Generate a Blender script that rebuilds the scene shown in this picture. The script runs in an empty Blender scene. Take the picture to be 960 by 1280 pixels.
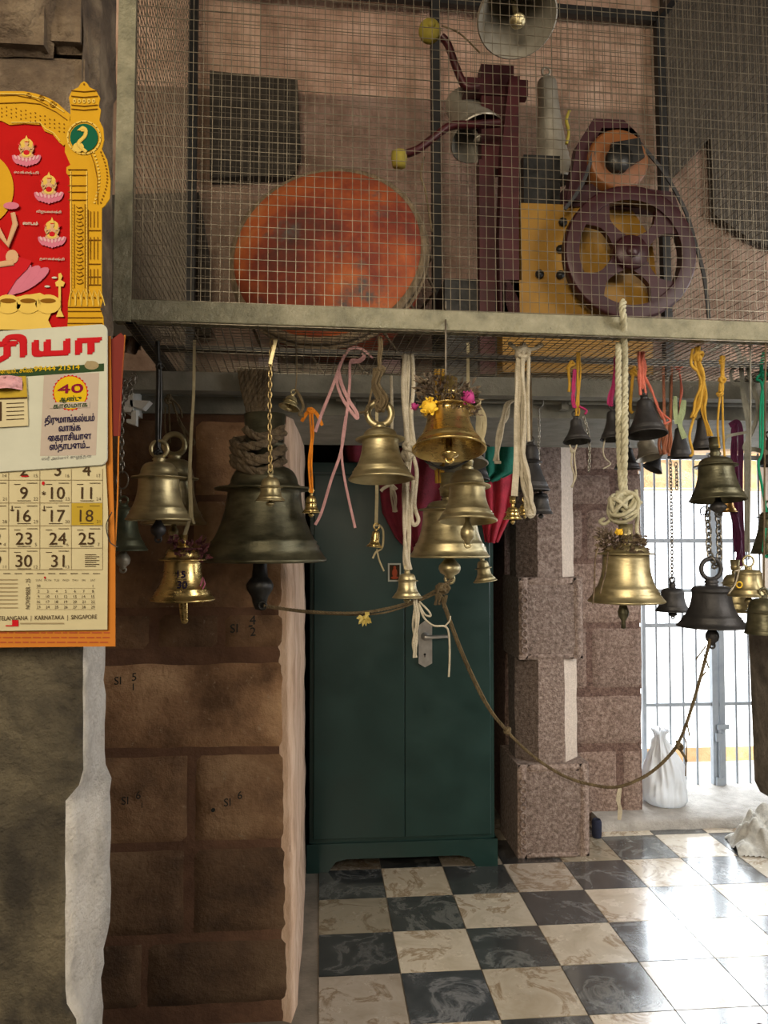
import bpy, math, random
from mathutils import Vector, Matrix, noise
random.seed(7)
scene = bpy.context.scene
COL = scene.collection
R = math.radians
rnd = random.uniform
# ------------------------------------------------------------------ camera
F = 961.0
CAM = Vector((0, 0, 1.6))
YAW, PITCH = math.atan(81 / F), math.atan(35 / F)
fw = Vector((math.sin(YAW) * math.cos(PITCH), math.cos(YAW) * math.cos(PITCH), math.sin(PITCH)))
rt = fw.cross(Vector((0, 0, 1))).normalized()
up = rt.cross(fw)
def ray(u, v):
    return fw + rt * ((u - 480) / F) + up * ((640 - v) / F)
def P(u, v, Y):                       # point of the place at depth Y seen at (u, v)
    d = ray(u, v)
    return CAM + d * (Y / d.y)
def PZ(u, v, z):
    d = ray(u, v)
    return CAM + d * ((z - CAM.z) / d.z)
def S(u, v, Y):                       # metres per pixel there
    return (P(u, v, Y) - CAM).dot(fw) / F
cd = bpy.data.cameras.new('camera')
cam = bpy.data.objects.new('camera', cd)
COL.objects.link(cam)
cam.matrix_world = Matrix(((rt.x, up.x, -fw.x, CAM.x), (rt.y, up.y, -fw.y, CAM.y), (rt.z, up.z, -fw.z, CAM.z), (0, 0, 0, 1)))
cd.sensor_fit = 'VERTICAL'
cd.sensor_height = 24.0
cd.lens = 24.0 * F / 1280
cd.clip_start = 0.02
scene.camera = cam
ZC = P(150, 400, 1.9).z               # height of the cage bottom
# ------------------------------------------------------------------ materials
def nmat(name):
    m = bpy.data.materials.new(name)
    m.use_nodes = True
    nt = m.node_tree
    return m, nt, nt.nodes['Principled BSDF']
def ramp(nt, stops):
    r = nt.nodes.new('ShaderNodeValToRGB')
    e = r.color_ramp.elements
    e[0].position, e[0].color = stops[0][0], (*stops[0][1], 1)
    e[1].position, e[1].color = stops[-1][0], (*stops[-1][1], 1)
    for p, c in stops[1:-1]:
        x = e.new(p); x.color = (*c, 1)
    return r
def mat(name, cols, scale=8, rough=.8, metal=0, bump=0, bscale=None, detail=6, dist=0, rvar=0, tint=False, spots=None, stretch=None, spec=.5):
    """noise-mixed colours; tint multiplies by the mesh's 'tint' attribute"""
    m, nt, b = nmat(name)
    L = nt.links.new
    tc = nt.nodes.new('ShaderNodeTexCoord')
    src = tc.outputs['Object']
    if stretch:
        mp = nt.nodes.new('ShaderNodeMapping'); mp.inputs['Scale'].default_value = stretch
        L(src, mp.inputs[0]); src = mp.outputs[0]
    n = nt.nodes.new('ShaderNodeTexNoise')
    n.inputs['Scale'].default_value = scale; n.inputs['Detail'].default_value = detail
    n.inputs['Roughness'].default_value = .62; n.inputs['Distortion'].default_value = dist
    L(src, n.inputs['Vector'])
    k = len(cols)
    r = ramp(nt, [(.3 + .4 * i / max(1, k - 1), c) for i, c in enumerate(cols)]) if k > 1 else ramp(nt, [(0, cols[0]), (1, cols[0])])
    L(n.outputs[0], r.inputs[0])
    c = r.outputs[0]
    if spots:                          # (colour, scale, threshold)
        s = nt.nodes.new('ShaderNodeTexNoise'); s.inputs['Scale'].default_value = spots[1]; s.inputs['Detail'].default_value = 8
        s.inputs['Roughness'].default_value = .7
        L(src, s.inputs['Vector'])
        sr = ramp(nt, [(spots[2], (0, 0, 0)), (spots[2] + .1, (1, 1, 1))])
        L(s.outputs[0], sr.inputs[0])
        mx = nt.nodes.new('ShaderNodeMix'); mx.data_type = 'RGBA'
        L(sr.outputs[0], mx.inputs['Factor']); L(c, mx.inputs['A']); mx.inputs['B'].default_value = (*spots[0], 1)
        c = mx.outputs['Result']
    if tint:
        a = nt.nodes.new('ShaderNodeAttribute'); a.attribute_name = 'tint'
        mx = nt.nodes.new('ShaderNodeMix'); mx.data_type = 'RGBA'; mx.blend_type = 'MULTIPLY'
        mx.inputs['Factor'].default_value = 1
        L(c, mx.inputs['A']); L(a.outputs['Color'], mx.inputs['B'])
        c = mx.outputs['Result']
    L(c, b.inputs['Base Color'])
    b.inputs['Metallic'].default_value = metal
    b.inputs['Roughness'].default_value = rough
    b.inputs['Specular IOR Level'].default_value = spec
    if rvar:
        mr = nt.nodes.new('ShaderNodeMapRange')
        mr.inputs['To Min'].default_value = max(.02, rough - rvar); mr.inputs['To Max'].default_value = min(1, rough + rvar)
        mr.inputs['From Min'].default_value = .3; mr.inputs['From Max'].default_value = .7
        L(n.outputs[0], mr.inputs['Value']); L(mr.outputs[0], b.inputs['Roughness'])
    if bump:
        n2 = nt.nodes.new('ShaderNodeTexNoise'); n2.inputs['Scale'].default_value = bscale or scale * 4; n2.inputs['Detail'].default_value = 8
        n2.inputs['Roughness'].default_value = .65
        L(src, n2.inputs['Vector'])
        bp = nt.nodes.new('ShaderNodeBump'); bp.inputs['Strength'].default_value = bump; bp.inputs['Distance'].default_value = .02
        L(n2.outputs[0], bp.inputs['Height']); L(bp.outputs[0], b.inputs['Normal'])
    return m
def flat(name, c, rough=.6, metal=0):
    c2 = tuple(x * .88 for x in c)
    return mat(name, [c, c2], 30, rough, metal)
M = {}
M['masonry'] = mat('brown sandstone', [(.1, .054, .028), (.24, .137, .074), (.37, .235, .135)], 5, .9, bump=.6, bscale=45, tint=True, spots=((.34, .26, .18), 34, .62))
M['mortar'] = mat('dark red mortar', [(.09, .044, .026), (.165, .087, .05)], 12, .95, bump=.4)
M['raking'] = mat('pale pink chipped stone', [(.4, .26, .17), (.6, .42, .3), (.72, .55, .42)], 14, .9, bump=.6, bscale=60, stretch=(1, 1, .35))
M['darkstone'] = mat('sooty stone', [(.012, .01, .008), (.035, .029, .02), (.13, .11, .07), (.2, .17, .11)], 4.5, .9, bump=1.0, bscale=70, detail=10, dist=.4, spots=((.36, .3, .2), 11, .63))  # dark mottled front of the near pillar
M['pillarstone'] = mat('weathered grey pillar stone', [(.07, .06, .05), (.17, .15, .125), (.26, .23, .2)], 16, .9, bump=.8, bscale=90)
M['palestone'] = mat('pale grey plastered stone', [(.5, .48, .44), (.72, .69, .64), (.82, .8, .76)], 22, .9, bump=.9, bscale=130, tint=True)  # pale plaster, made paler to hold the window light on that side
M['capstone'] = mat('rough brown stone', [(.045, .032, .022), (.12, .085, .055), (.26, .2, .13)], 11, .9, bump=.9, bscale=60)
M['granite'] = mat('pinkish granite', [(.14, .1, .08), (.32, .235, .195), (.52, .42, .36)], 60, .85, bump=.9, bscale=120, tint=True)
M['granite_lit'] = mat('fresh cut granite', [(.55, .46, .38), (.74, .63, .53)], 60, .85, bump=.6, bscale=120, tint=True)  # paler granite copy carrying the light on one facet
M['upwall'] = mat('pink lime washed stone', [(.24, .15, .105), (.42, .28, .21), (.55, .4, .32)], 7, .9, bump=.5, bscale=40, tint=True)
M['sootwall'] = mat('sooted corbel stone', [(.022, .019, .015), (.06, .05, .038)], 9, .9, bump=.5)  # near black tone puts the shade into this stone
M['plaster'] = mat('old lime plaster', [(.2, .15, .11), (.3, .24, .18)], 4, .9)
M['ceilstone'] = mat('dark stone ceiling', [(.05, .045, .04), (.1, .085, .07)], 5, .9)
M['galv'] = mat('grey green painted iron', [(.15, .145, .1), (.25, .24, .165), (.33, .31, .22)], 18, .5, .25, bump=.5, bscale=60, spots=((.09, .07, .045), 40, .66))
M['wire'] = mat('galvanised mesh wire', [(.11, .095, .07), (.25, .22, .165)], 30, .4, .6)
M['wiredark'] = mat('dull mesh wire', [(.12, .1, .075), (.2, .17, .13)], 30, .5, .5)  # mesh wire copy toned down for the panels in shade
M['blackiron'] = mat('black painted iron', [(.008, .008, .008), (.02, .02, .02)], 20, .5, .1)
M['lintel'] = mat('grey painted lintel', [(.16, .16, .135), (.28, .275, .235)], 9, .8, bump=.3)
M['green'] = mat('dark green enamel steel', [(.008, .03, .027), (.011, .043, .038)], 5, .38, 0, rvar=.08, bump=.03, bscale=10)
M['chrome'] = mat('worn nickel', [(.5, .5, .48), (.7, .7, .68)], 30, .3, .8)
M['brass'] = mat('aged brass', [(.26, .225, .125), (.43, .37, .21), (.54, .47, .28)], 14, .42, .85, bump=.08, bscale=60, rvar=.1, stretch=(1, 1, 4))
M['brassbright'] = mat('polished brass', [(.48, .35, .13), (.68, .52, .22)], 14, .28, .95, bump=.05, bscale=50, rvar=.08, stretch=(1, 1, 4))
M['bronze'] = mat('dark bronze', [(.05, .05, .03), (.105, .1, .062), (.17, .16, .1)], 12, .42, .7, bump=.12, bscale=60, rvar=.12, stretch=(1, 1, 3))  # on the tall bell it stands for brass seen against the light
M['soot'] = mat('blackened bell metal', [(.028, .028, .03), (.07, .068, .07)], 14, .5, .5, bump=.15, bscale=80)  # dark grey stands for metal seen against the light
M['olive'] = mat('greenish patina bronze', [(.05, .07, .05), (.16, .17, .11)], 14, .45, .6, bump=.1)
M['copper'] = mat('warm copper brass', [(.3, .16, .05), (.5, .3, .1)], 14, .3, .9)
M['ironblack'] = mat('black iron', [(.015, .015, .015), (.05, .05, .048)], 20, .4, .7, bump=.1)
M['chain'] = mat('steel chain', [(.16, .15, .13), (.34, .32, .28)], 60, .35, .9)
M['chainbrass'] = mat('brass chain', [(.3, .22, .1), (.5, .38, .18)], 60, .35, .9)
M['jute'] = mat('brown jute rope', [(.1, .07, .035), (.24, .18, .095)], 60, .95, bump=.8, bscale=250, stretch=(1, 1, .3))
M['darkrope'] = mat('sooty brown rope', [(.1, .075, .045), (.27, .2, .12)], 50, .95, bump=.8, bscale=200, stretch=(1, 1, .3))
M['whiterope'] = mat('off white cotton rope', [(.42, .37, .27), (.66, .6, .47)], 40, .95, bump=.6, bscale=250)
M['nylon'] = mat('cream nylon rope', [(.42, .4, .27), (.66, .63, .46)], 40, .8, bump=.5, bscale=250)
M['tape'] = mat('beige cotton tape', [(.3, .25, .14), (.46, .4, .25)], 40, .95)
def cloth(n, c, r=.85):
    M[n] = mat(n.replace('_', ' ') + ' cloth', [tuple(x * .55 for x in c), c], 25, r, bump=.35, bscale=120)
for n, c in dict(pink=(.55, .3, .3), orange=(.95, .3, .01), yellowcloth=(.62, .36, .04), magenta=(.5, .03, .16), coral=(.75, .2, .14), rust=(.4, .14, .07), limegreen=(.45, .55, .3), purple=(.13, .015, .08), greythread=(.3, .3, .26), emerald=(.01, .4, .22), maroon=(.2, .012, .03), crimson=(.55, .03, .06), teal=(.005, .2, .13), blackcloth=(.012, .012, .016), navy=(.015, .02, .05), whitecloth=(.78, .76, .68), rag=(.12, .07, .04)).items():
    cloth(n, c)
M['petaldark'] = mat('dried purple petals', [(.035, .02, .015), (.12, .085, .055), (.3, .24, .15)], 60, .95)
M['petalmaroon'] = mat('dried maroon petals', [(.03, .008, .01), (.12, .025, .03)], 60, .95)
M['petalyellow'] = mat('yellow marigold', [(.7, .42, .02), (.9, .62, .05)], 90, .8)
M['petalpale'] = mat('faded yellow petals', [(.4, .3, .06), (.62, .5, .16)], 60, .9)
M['petalmagenta'] = mat('magenta petals', [(.3, .02, .14), (.5, .05, .25)], 90, .8)
M['drumskin'] = mat('orange daubed drum skin', [(.035, .012, .009), (.16, .024, .009), (.34, .075, .015), (.42, .17, .06)], 3.2, .75, bump=.3, detail=5, spots=((.07, .06, .055), 4.5, .56))
M['drumbowl'] = mat('dull red drum bowl', [(.06, .012, .006), (.22, .035, .012), (.3, .06, .02)], 6, .7, bump=.3, spots=((.03, .03, .05), 6, .6))
M['machinered'] = mat('maroon painted iron', [(.022, .0025, .004), (.055, .004, .007)], 12, .45, .1)
M['machineplum'] = mat('plum painted iron', [(.024, .004, .007), (.042, .007, .011)], 12, .45, .1)
M['machineyellow'] = mat('ochre painted iron', [(.2, .1, .007), (.28, .145, .01)], 9, .5, .05)
M['machineorange'] = mat('dull orange paint', [(.15, .05, .012), (.22, .08, .02)], 12, .5)
M['greymetal'] = mat('grey bell metal', [(.24, .22, .18), (.4, .38, .32)], 12, .5, .6)
M['ball'] = mat('ochre felt ball', [(.22, .18, .02), (.3, .25, .035)], 30, .8)
M['belt'] = mat('black rubber belt', [(.012, .012, .014), (.03, .03, .03)], 30, .6)
M['gate'] = mat('white painted gate iron', [(.26, .3, .34), (.36, .4, .44)], 10, .45)
M['tan'] = mat('tan sandstone', [(.3, .17, .07), (.5, .32, .16)], 8, .9, bump=.5, bscale=40)
M['paving'] = mat('bleached paving', [(.7, .68, .64), (.82, .8, .76)], 3, .9)
M['sill'] = mat('worn grey sill stone', [(.3, .28, .25), (.5, .47, .43)], 12, .7, bump=.6, bscale=60)
m, nt, b = nmat('milky plastic film')
b.inputs['Base Color'].default_value = (.82, .86, .9, 1); b.inputs['Roughness'].default_value = .35
b.inputs['Transmission Weight'].default_value = .25; b.inputs['Alpha'].default_value = 1
M['plastic'] = m
M['ink'] = flat('black paint marks', (.012, .014, .012), .8)
M['whitebracket'] = flat('white plastic', (.7, .7, .66), .5)
M['floorstone'] = mat('grey cement floor', [(.12, .105, .085), (.25, .22, .18)], 9, .55, bump=.3, bscale=50)
def marble(name, a, b_, vein, rough):
    m, nt, b = nmat(name)
    L = nt.links.new
    tc = nt.nodes.new('ShaderNodeTexCoord')
    n = nt.nodes.new('ShaderNodeTexNoise'); n.inputs['Scale'].default_value = 5; n.inputs['Detail'].default_value = 9; n.inputs['Roughness'].default_value = .65; n.inputs['Distortion'].default_value = .9
    L(tc.outputs['Object'], n.inputs['Vector'])
    r = ramp(nt, [(.3, a), (.52, b_), (.57, vein), (.62, b_), (.72, a)])
    L(n.outputs[0], r.inputs[0])
    at = nt.nodes.new('ShaderNodeAttribute'); at.attribute_name = 'tint'
    mx = nt.nodes.new('ShaderNodeMix'); mx.data_type = 'RGBA'; mx.blend_type = 'MULTIPLY'; mx.inputs['Factor'].default_value = 1
    L(r.outputs[0], mx.inputs['A']); L(at.outputs['Color'], mx.inputs['B']); L(mx.outputs['Result'], b.inputs['Base Color'])
    n2 = nt.nodes.new('ShaderNodeTexNoise'); n2.inputs['Scale'].default_value = 7; n2.inputs['Detail'].default_value = 8; n2.inputs['Roughness'].default_value = .7
    L(tc.outputs['Object'], n2.inputs['Vector'])
    mr = nt.nodes.new('ShaderNodeMapRange'); mr.inputs['From Min'].default_value = .35; mr.inputs['From Max'].default_value = .65
    mr.inputs['To Min'].default_value = rough; mr.inputs['To Max'].default_value = rough + .16
    L(n2.outputs[0], mr.inputs['Value']); L(mr.outputs[0], b.inputs['Roughness'])
    b.inputs['Specular IOR Level'].default_value = .9; b.inputs['Coat Weight'].default_value = .6; b.inputs['Coat Roughness'].default_value = .1
    bp = nt.nodes.new('ShaderNodeBump'); bp.inputs['Strength'].default_value = .12; bp.inputs['Distance'].default_value = .004
    L(n2.outputs[0], bp.inputs['Height']); L(bp.outputs[0], b.inputs['Normal'])
    return m
M['beigetile'] = marble('beige marble', (.5, .43, .32), (.68, .61, .49), (.36, .27, .17), .16)
M['darktile'] = marble('black veined marble', (.03, .034, .037), (.07, .078, .082), (.2, .21, .21), .14)
# calendar inks
for n, c in dict(c_red=(.62, .012, .012), c_gold=(.78, .46, .03), c_goldlight=(.9, .66, .16), c_golddark=(.3, .14, .01), c_white=(.72, .74, .63), c_cream=(.7, .61, .38), c_creamrow=(.76, .69, .45), c_letter=(.68, .02, .03), c_green=(.05, .1, .04), c_yellow=(.85, .6, .02), c_navy=(.04, .03, .09), c_panel=(.62, .54, .47), c_brown=(.1, .06, .03), c_orange=(.72, .28, .05), c_pink=(.75, .25, .36), c_pinklight=(.85, .5, .55), c_skin=(.78, .5, .3), c_peacock=(.01, .16, .09), c_line=(.45, .37, .22), c_highlight=(.62, .45, .06), c_redcard=(.26, .05, .04), c_rust=(.55, .13, .06), c_maroon=(.3, .01, .06)).items():
    M[n] = mat('printed ' + n[2:], [tuple(.60 * x ** 1.1 for x in c), tuple(.55 * x ** 1.1 for x in c)], 30, .75, spec=.08)
# ------------------------------------------------------------------ mesh builder
ORIG = {}
class MB:
    def __init__(s):
        s.v, s.f, s.sm, s.mi, s.t = [], [], [], [], []
        s.tint = 1.0; s.m = 0; s.smooth = False
    def add(s, vs, fs, smooth=None):
        o = len(s.v)
        s.v += [Vector(p) for p in vs]
        for f in fs:
            s.f.append([i + o for i in f]); s.sm.append(s.smooth if smooth is None else smooth); s.mi.append(s.m); s.t.append(s.tint)
        return s
    def box(s, a, b, X=None):
        (x0, y0, z0), (x1, y1, z1) = a, b
        vs = [Vector(p) for p in ((x0, y0, z0), (x1, y0, z0), (x1, y1, z0), (x0, y1, z0), (x0, y0, z1), (x1, y0, z1), (x1, y1, z1), (x0, y1, z1))]
        if X: vs = [X(p) for p in vs]
        return s.add(vs, [(0, 3, 2, 1), (4, 5, 6, 7), (0, 1, 5, 4), (1, 2, 6, 5), (2, 3, 7, 6), (3, 0, 4, 7)], False)
    def sweep(s, pts, rx, ry=None, n=8, closed=False, twist=0, ref=None, caps=True, smooth=True):
        pts = [Vector(p) for p in pts]
        k = len(pts)
        rx = rx if isinstance(rx, (list, tuple)) else [rx] * k
        ry = rx if ry is None else (ry if isinstance(ry, (list, tuple)) else [ry] * k)
        ref = Vector(ref or (0, -1, 0.03))
        vs, fs = [], []
        nrm = None
        for i in range(k):
            a, b = pts[(i - 1) % k if closed else max(0, i - 1)], pts[(i + 1) % k if closed else min(k - 1, i + 1)]
            t = (b - a)
            t = t.normalized() if t.length > 1e-9 else Vector((0, 0, 1))
            w = ref if nrm is None else nrm
            nn = w - t * w.dot(t)
            if nn.length < 1e-5: nn = t.orthogonal()
            nn.normalize(); nrm = nn
            bn = t.cross(nn)
            for j in range(n):
                th = 2 * math.pi * (j + .5) / n + twist * i
                vs.append(pts[i] + bn * (math.cos(th) * rx[i]) + nn * (math.sin(th) * ry[i]))
        for i in range(k if closed else k - 1):
            for j in range(n):
                i2 = (i + 1) % k
                fs.append((i * n + j, i * n + (j + 1) % n, i2 * n + (j + 1) % n, i2 * n + j))
        s.add(vs, fs, smooth)
        if caps and not closed:
            s.add(vs[:n], [tuple(range(n))[::-1]], False); s.add(vs[-n:], [tuple(range(n))], False)
        return s
    def wire(s, a, b, r):
        return s.sweep([a, b], r, n=4, caps=False, smooth=False)
    def lathe(s, prof, X=None, n=40, c=(0, 0, 0), smooth=True):
        X = X or Matrix.Translation(Vector(c))
        vs, fs = [], []
        for r, z in prof:
            for j in range(n):
                a = 2 * math.pi * j / n
                vs.append(X @ Vector((max(r, 1e-4) * math.cos(a), max(r, 1e-4) * math.sin(a), z)))
        for i in range(len(prof) - 1):
            for j in range(n):
                fs.append((i * n + j, i * n + (j + 1) % n, (i + 1) * n + (j + 1) % n, (i + 1) * n + j))
        return s.add(vs, fs, smooth)
    def ball(s, c, r, sc=(1, 1, 1), n=14, jit=0, X=None):
        prof = []
        c = Vector(c)
        vs, fs = [], []
        k = max(6, n // 2)
        for i in range(k + 1):
            ph = math.pi * i / k
            for j in range(n):
                a = 2 * math.pi * j / n
                d = Vector((math.sin(ph) * math.cos(a) * sc[0], math.sin(ph) * math.sin(a) * sc[1], math.cos(ph) * sc[2])) * r
                if jit: d *= 1 + jit * noise.noise((d * (2.2 / r)) + c * 31)
                vs.append(c + (X @ d if X else d))
        for i in range(k):
            for j in range(n):
                fs.append((i * n + j, (i + 1) * n + j, (i + 1) * n + (j + 1) % n, i * n + (j + 1) % n))
        return s.add(vs, fs, True)
    def torus(s, c, R_, r, ax1=(1, 0, 0), ax2=(0, 0, 1), n=24, k=8, sx=1, sy=1):
        c, a1, a2 = Vector(c), Vector(ax1), Vector(ax2)
        pts = [c + a1 * (R_ * sx * math.cos(2 * math.pi * i / n)) + a2 * (R_ * sy * math.sin(2 * math.pi * i / n)) for i in range(n)]
        return s.sweep(pts, r, n=k, closed=True, ref=a1.cross(a2))
    def prism(s, poly, d):             # polygon (3-D points) pushed along d
        d = Vector(d); k = len(poly)
        a = [Vector(p) for p in poly]
        b = [p + d for p in a]
        s.add(a + b, [tuple(range(k)), tuple(range(2 * k - 1, k - 1, -1))] + [(i, i + k, (i + 1) % k + k, (i + 1) % k) for i in range(k)], False)
        return s
    def build(s, name, ms, parent=None):
        o0 = Vector((0, 0, 0))
        if parent is not None: o0 = ORIG[parent.name]
        elif s.v:
            lo = [min(p[i] for p in s.v) for i in range(3)]; hi = [max(p[i] for p in s.v) for i in range(3)]
            o0 = Vector(((lo[0] + hi[0]) / 2, (lo[1] + hi[1]) / 2, lo[2]))
        me = bpy.data.meshes.new(name)
        me.from_pydata([p - o0 for p in s.v], [], s.f)
        for m_ in (ms if isinstance(ms, (list, tuple)) else [ms]): me.materials.append(M[m_])
        me.polygons.foreach_set('use_smooth', s.sm)
        me.polygons.foreach_set('material_index', s.mi)
        ca = me.color_attributes.new('tint', 'FLOAT_COLOR', 'CORNER')
        cols = []
        for f, t in zip(s.f, s.t):
            tt = t if isinstance(t, tuple) else (t, t, t)
            for _ in f: cols += [*tt, 1.0]
        ca.data.foreach_set('color', cols)
        me.validate()
        me.update()
        o = bpy.data.objects.new(name, me)
        COL.objects.link(o)
        if parent is not None: o.parent = parent
        else: o.location = o0
        ORIG[o.name] = o0
        return o
def tag(o, label=None, cat=None, group=None, kind=None):
    if label: o['label'] = label
    if cat: o['category'] = cat
    if group: o['group'] = group
    if kind: o['kind'] = kind
    return o
def thing(name, label, cat, loc, group=None):
    o = bpy.data.objects.new(name, None)
    o.empty_display_size = .05
    COL.objects.link(o)
    o.location = loc
    ORIG[o.name] = Vector(loc)
    return tag(o, label, cat, group)
def struct(name, mb, ms, parent=None):
    return tag(mb.build(name, ms, parent), kind=None if parent else 'structure')
def smooth_path(pts, sub=6):
    pts = [Vector(p) for p in pts]
    if len(pts) < 3: 
        return [pts[0].lerp(pts[-1], i / sub) for i in range(sub + 1)]
    out = []
    for i in range(len(pts) - 1):
        p0, p1, p2, p3 = pts[max(0, i - 1)], pts[i], pts[i + 1], pts[min(len(pts) - 1, i + 2)]
        for k in range(sub):
            t = k / sub
            out.append(.5 * ((2 * p1) + (p2 - p0) * t + (2 * p0 - 5 * p1 + 4 * p2 - p3) * t * t + (3 * p1 - p0 - 3 * p2 + p3) * t ** 3))
    out.append(pts[-1])
    return out
def pp(pts, Y):                        # (u,v) or (u,v,Y) list -> points
    return [P(p[0], p[1], p[2] if len(p) > 2 else Y) for p in pts]
# ------------------------------------------------------------------ text
def glyphs(txt, off=-.011):
    c = bpy.data.curves.new('t', 'FONT'); c.body = txt; c.offset = off; c.resolution_u = 3
    o = bpy.data.objects.new('t', c); COL.objects.link(o)
    bpy.context.view_layer.update()
    ev = o.evaluated_get(bpy.context.evaluated_depsgraph_get())
    me = ev.to_mesh()
    vs = [v.co.copy() for v in me.vertices]; fs = [tuple(p.vertices) for p in me.polygons]
    ev.to_mesh_clear()
    bpy.data.objects.remove(o); bpy.data.curves.remove(c)
    return vs, fs
def write(mb, txt, org, right, upv, size, width=None, bold=0, align='l', off=-.011):
    """letters laid on the plane through org spanned by right/upv; size = letter height in metres"""
    vs, fs = glyphs(txt, off)
    if not vs: return
    x0 = min(v.x for v in vs); x1 = max(v.x for v in vs)
    sx = size if width is None else width / (x1 - x0)
    dx = 0 if align == 'l' else (-(x1 - x0) * sx if align == 'r' else -(x1 - x0) * sx / 2)
    right, upv = Vector(right).normalized(), Vector(upv).normalized()
    nrm = right.cross(upv)
    reps = [(0, 0)] if not bold else [(0, 0), (bold, 0), (0, bold), (bold, bold), (-bold, 0), (0, -bold), (-bold, -bold)]
    for i, (bx, by) in enumerate(reps):
        mb.add([org + right * ((v.x - x0) * sx + dx + bx * size) + upv * (v.y * size + by * size) + nrm * (i * 4e-5) for v in vs], fs, False)
# ================================================================== the setting
def wx(u, v, Y): return P(u, v, Y).x
def wz(u, v, Y): return P(u, v, Y).z
def block_face(mb, x0, x1, z0, z1, Y, back, amp, step=.022, seed=0):
    nx, nz = max(3, int((x1 - x0) / step)), max(3, int((z1 - z0) / step))
    vs, fs = [], []
    for k in range(nz + 1):
        for i in range(nx + 1):
            fx, fz = i / nx, k / nz
            x, z = x0 + (x1 - x0) * fx, z0 + (z1 - z0) * fz
            d = noise.noise(Vector((x * 6 + seed, z * 6, seed * 3.1))) * amp + noise.noise(Vector((x * 22 + seed, z * 22, seed))) * amp * .4
            e = min(fx * nx, (1 - fx) * nx, fz * nz, (1 - fz) * nz)
            y = Y + d
            if e < .5: y = Y + back
            elif e < 1.5: y = Y + d + amp * .5
            vs.append((x + noise.noise(Vector((z * 9, seed, x * 3))) * amp * .6, y, z + noise.noise(Vector((x * 9, seed + 5, z * 3))) * amp * .6))
    w = nx + 1
    for k in range(nz):
        for i in range(nx):
            fs.append((k * w + i, k * w + i + 1, (k + 1) * w + i + 1, (k + 1) * w + i))
    mb.add(vs, fs, True)
# floor: cement with inlaid chequered marble
fl = MB(); fl.m = 0
fl.add([(-2.6, -3, 0), (3.4, -3, 0), (3.4, 5.2, 0), (-2.6, 5.2, 0)], [(0, 1, 2, 3)], False)
T = .302; Y0 = 2.578
for i in range(0, 11):
    for j in range(-16, 6):
        x, y = i * T + .002, Y0 + j * T
        if y > 4.2: continue
        fl.m = 1 if (i + j) % 2 == 0 else 2
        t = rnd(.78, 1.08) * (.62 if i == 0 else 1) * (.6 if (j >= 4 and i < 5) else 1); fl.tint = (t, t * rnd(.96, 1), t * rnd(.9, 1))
        g = .0022
        nsub = 1
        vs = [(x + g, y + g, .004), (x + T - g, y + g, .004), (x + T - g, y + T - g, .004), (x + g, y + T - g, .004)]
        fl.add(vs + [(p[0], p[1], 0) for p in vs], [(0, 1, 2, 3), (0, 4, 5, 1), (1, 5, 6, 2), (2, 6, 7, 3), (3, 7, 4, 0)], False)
fl.tint = 1
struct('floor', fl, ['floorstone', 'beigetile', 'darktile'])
# masonry pier (the wall between the front hall and the store corner)
YM_ = 2.63
rows = [(524, 620, [(60, 198), (203, 239), (243, 355)]), (624, 762, [(60, 236), (240, 357)]), (768, 812, [(60, 188), (197, 274), (279, 358)]),
        (829, 938, [(60, 357)]), (945, 1056, [(60, 236), (243, 360)]), (1063, 1172, [(60, 232), (240, 362)]), (1180, 1262, [(60, 178), (182, 364)])]
mw = MB(); mw.m = 1; mw.tint = 1
mw.box((-2.6, YM_ + .009, 0), (wx(356, 800, YM_), 3.6, 2.04))
mw.m = 0
tints = {(0, 0): .75, (0, 1): .5, (0, 2): 1.7, (1, 0): .9, (1, 1): 1.15, (2, 0): .8, (2, 1): .7, (2, 2): .85, (3, 0): 1.35, (4, 0): .95, (4, 1): .9, (5, 0): .55, (5, 1): .5, (6, 0): .5, (6, 1): .4}
for ri, (v0, v1, cols) in enumerate(rows):
    for ci, (u0, u1) in enumerate(cols):
        t = tints[(ri, ci)]; mw.tint = (t, t, t * .97)
        block_face(mw, wx(u0, v0, YM_), wx(u1, v0, YM_), max(0, wz(200, v1, YM_)), wz(200, v0, YM_), YM_ - .004, .016, .007, seed=ri * 7 + ci)
# its raking chipped edge
mw.m = 2; mw.tint = 1
vs, fs = [], []
NR = 70
for k in range(NR + 1):
    z = 2.04 * k / NR
    v = 675 - (z - 1.6) * F / YM_
    uF = 355 + (v - 515) / 745 * 9 + 3.2 * noise.noise(Vector((0, 0, z * 7))) + 2 * noise.noise(Vector((3, 0, z * 26)))
    a = P(uF, v, YM_ - .008); uB = 381 + 1.5 * noise.noise(Vector((9, 0, z * 5)))
    row = [Vector((a.x - .05, YM_ + .02, z)), Vector((a.x, YM_ - .006 + .01 * noise.noise(Vector((5, 2, z * 20))), z))]
    bx = wx(uB, v, 3.6)
    for q in range(1, 7):
        f_ = q / 6
        row.append(Vector((a.x + (bx - a.x) * f_ ** .35 + .006 * noise.noise(Vector((f_ * 4, 1, z * 12))), YM_ + .97 * f_ ** 1.3, z)))
    row.append(Vector((bx - .3, 3.62, z)))
    vs += row
w = len(vs) // (NR + 1)
for k in range(NR):
    for i in range(w - 1):
        fs.append((k * w + i, k * w + i + 1, (k + 1) * w + i + 1, (k + 1) * w + i))
mw.add(vs, fs, True)
wall_mid = struct('wall_left', mw, ['masonry', 'mortar', 'raking'])
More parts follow.
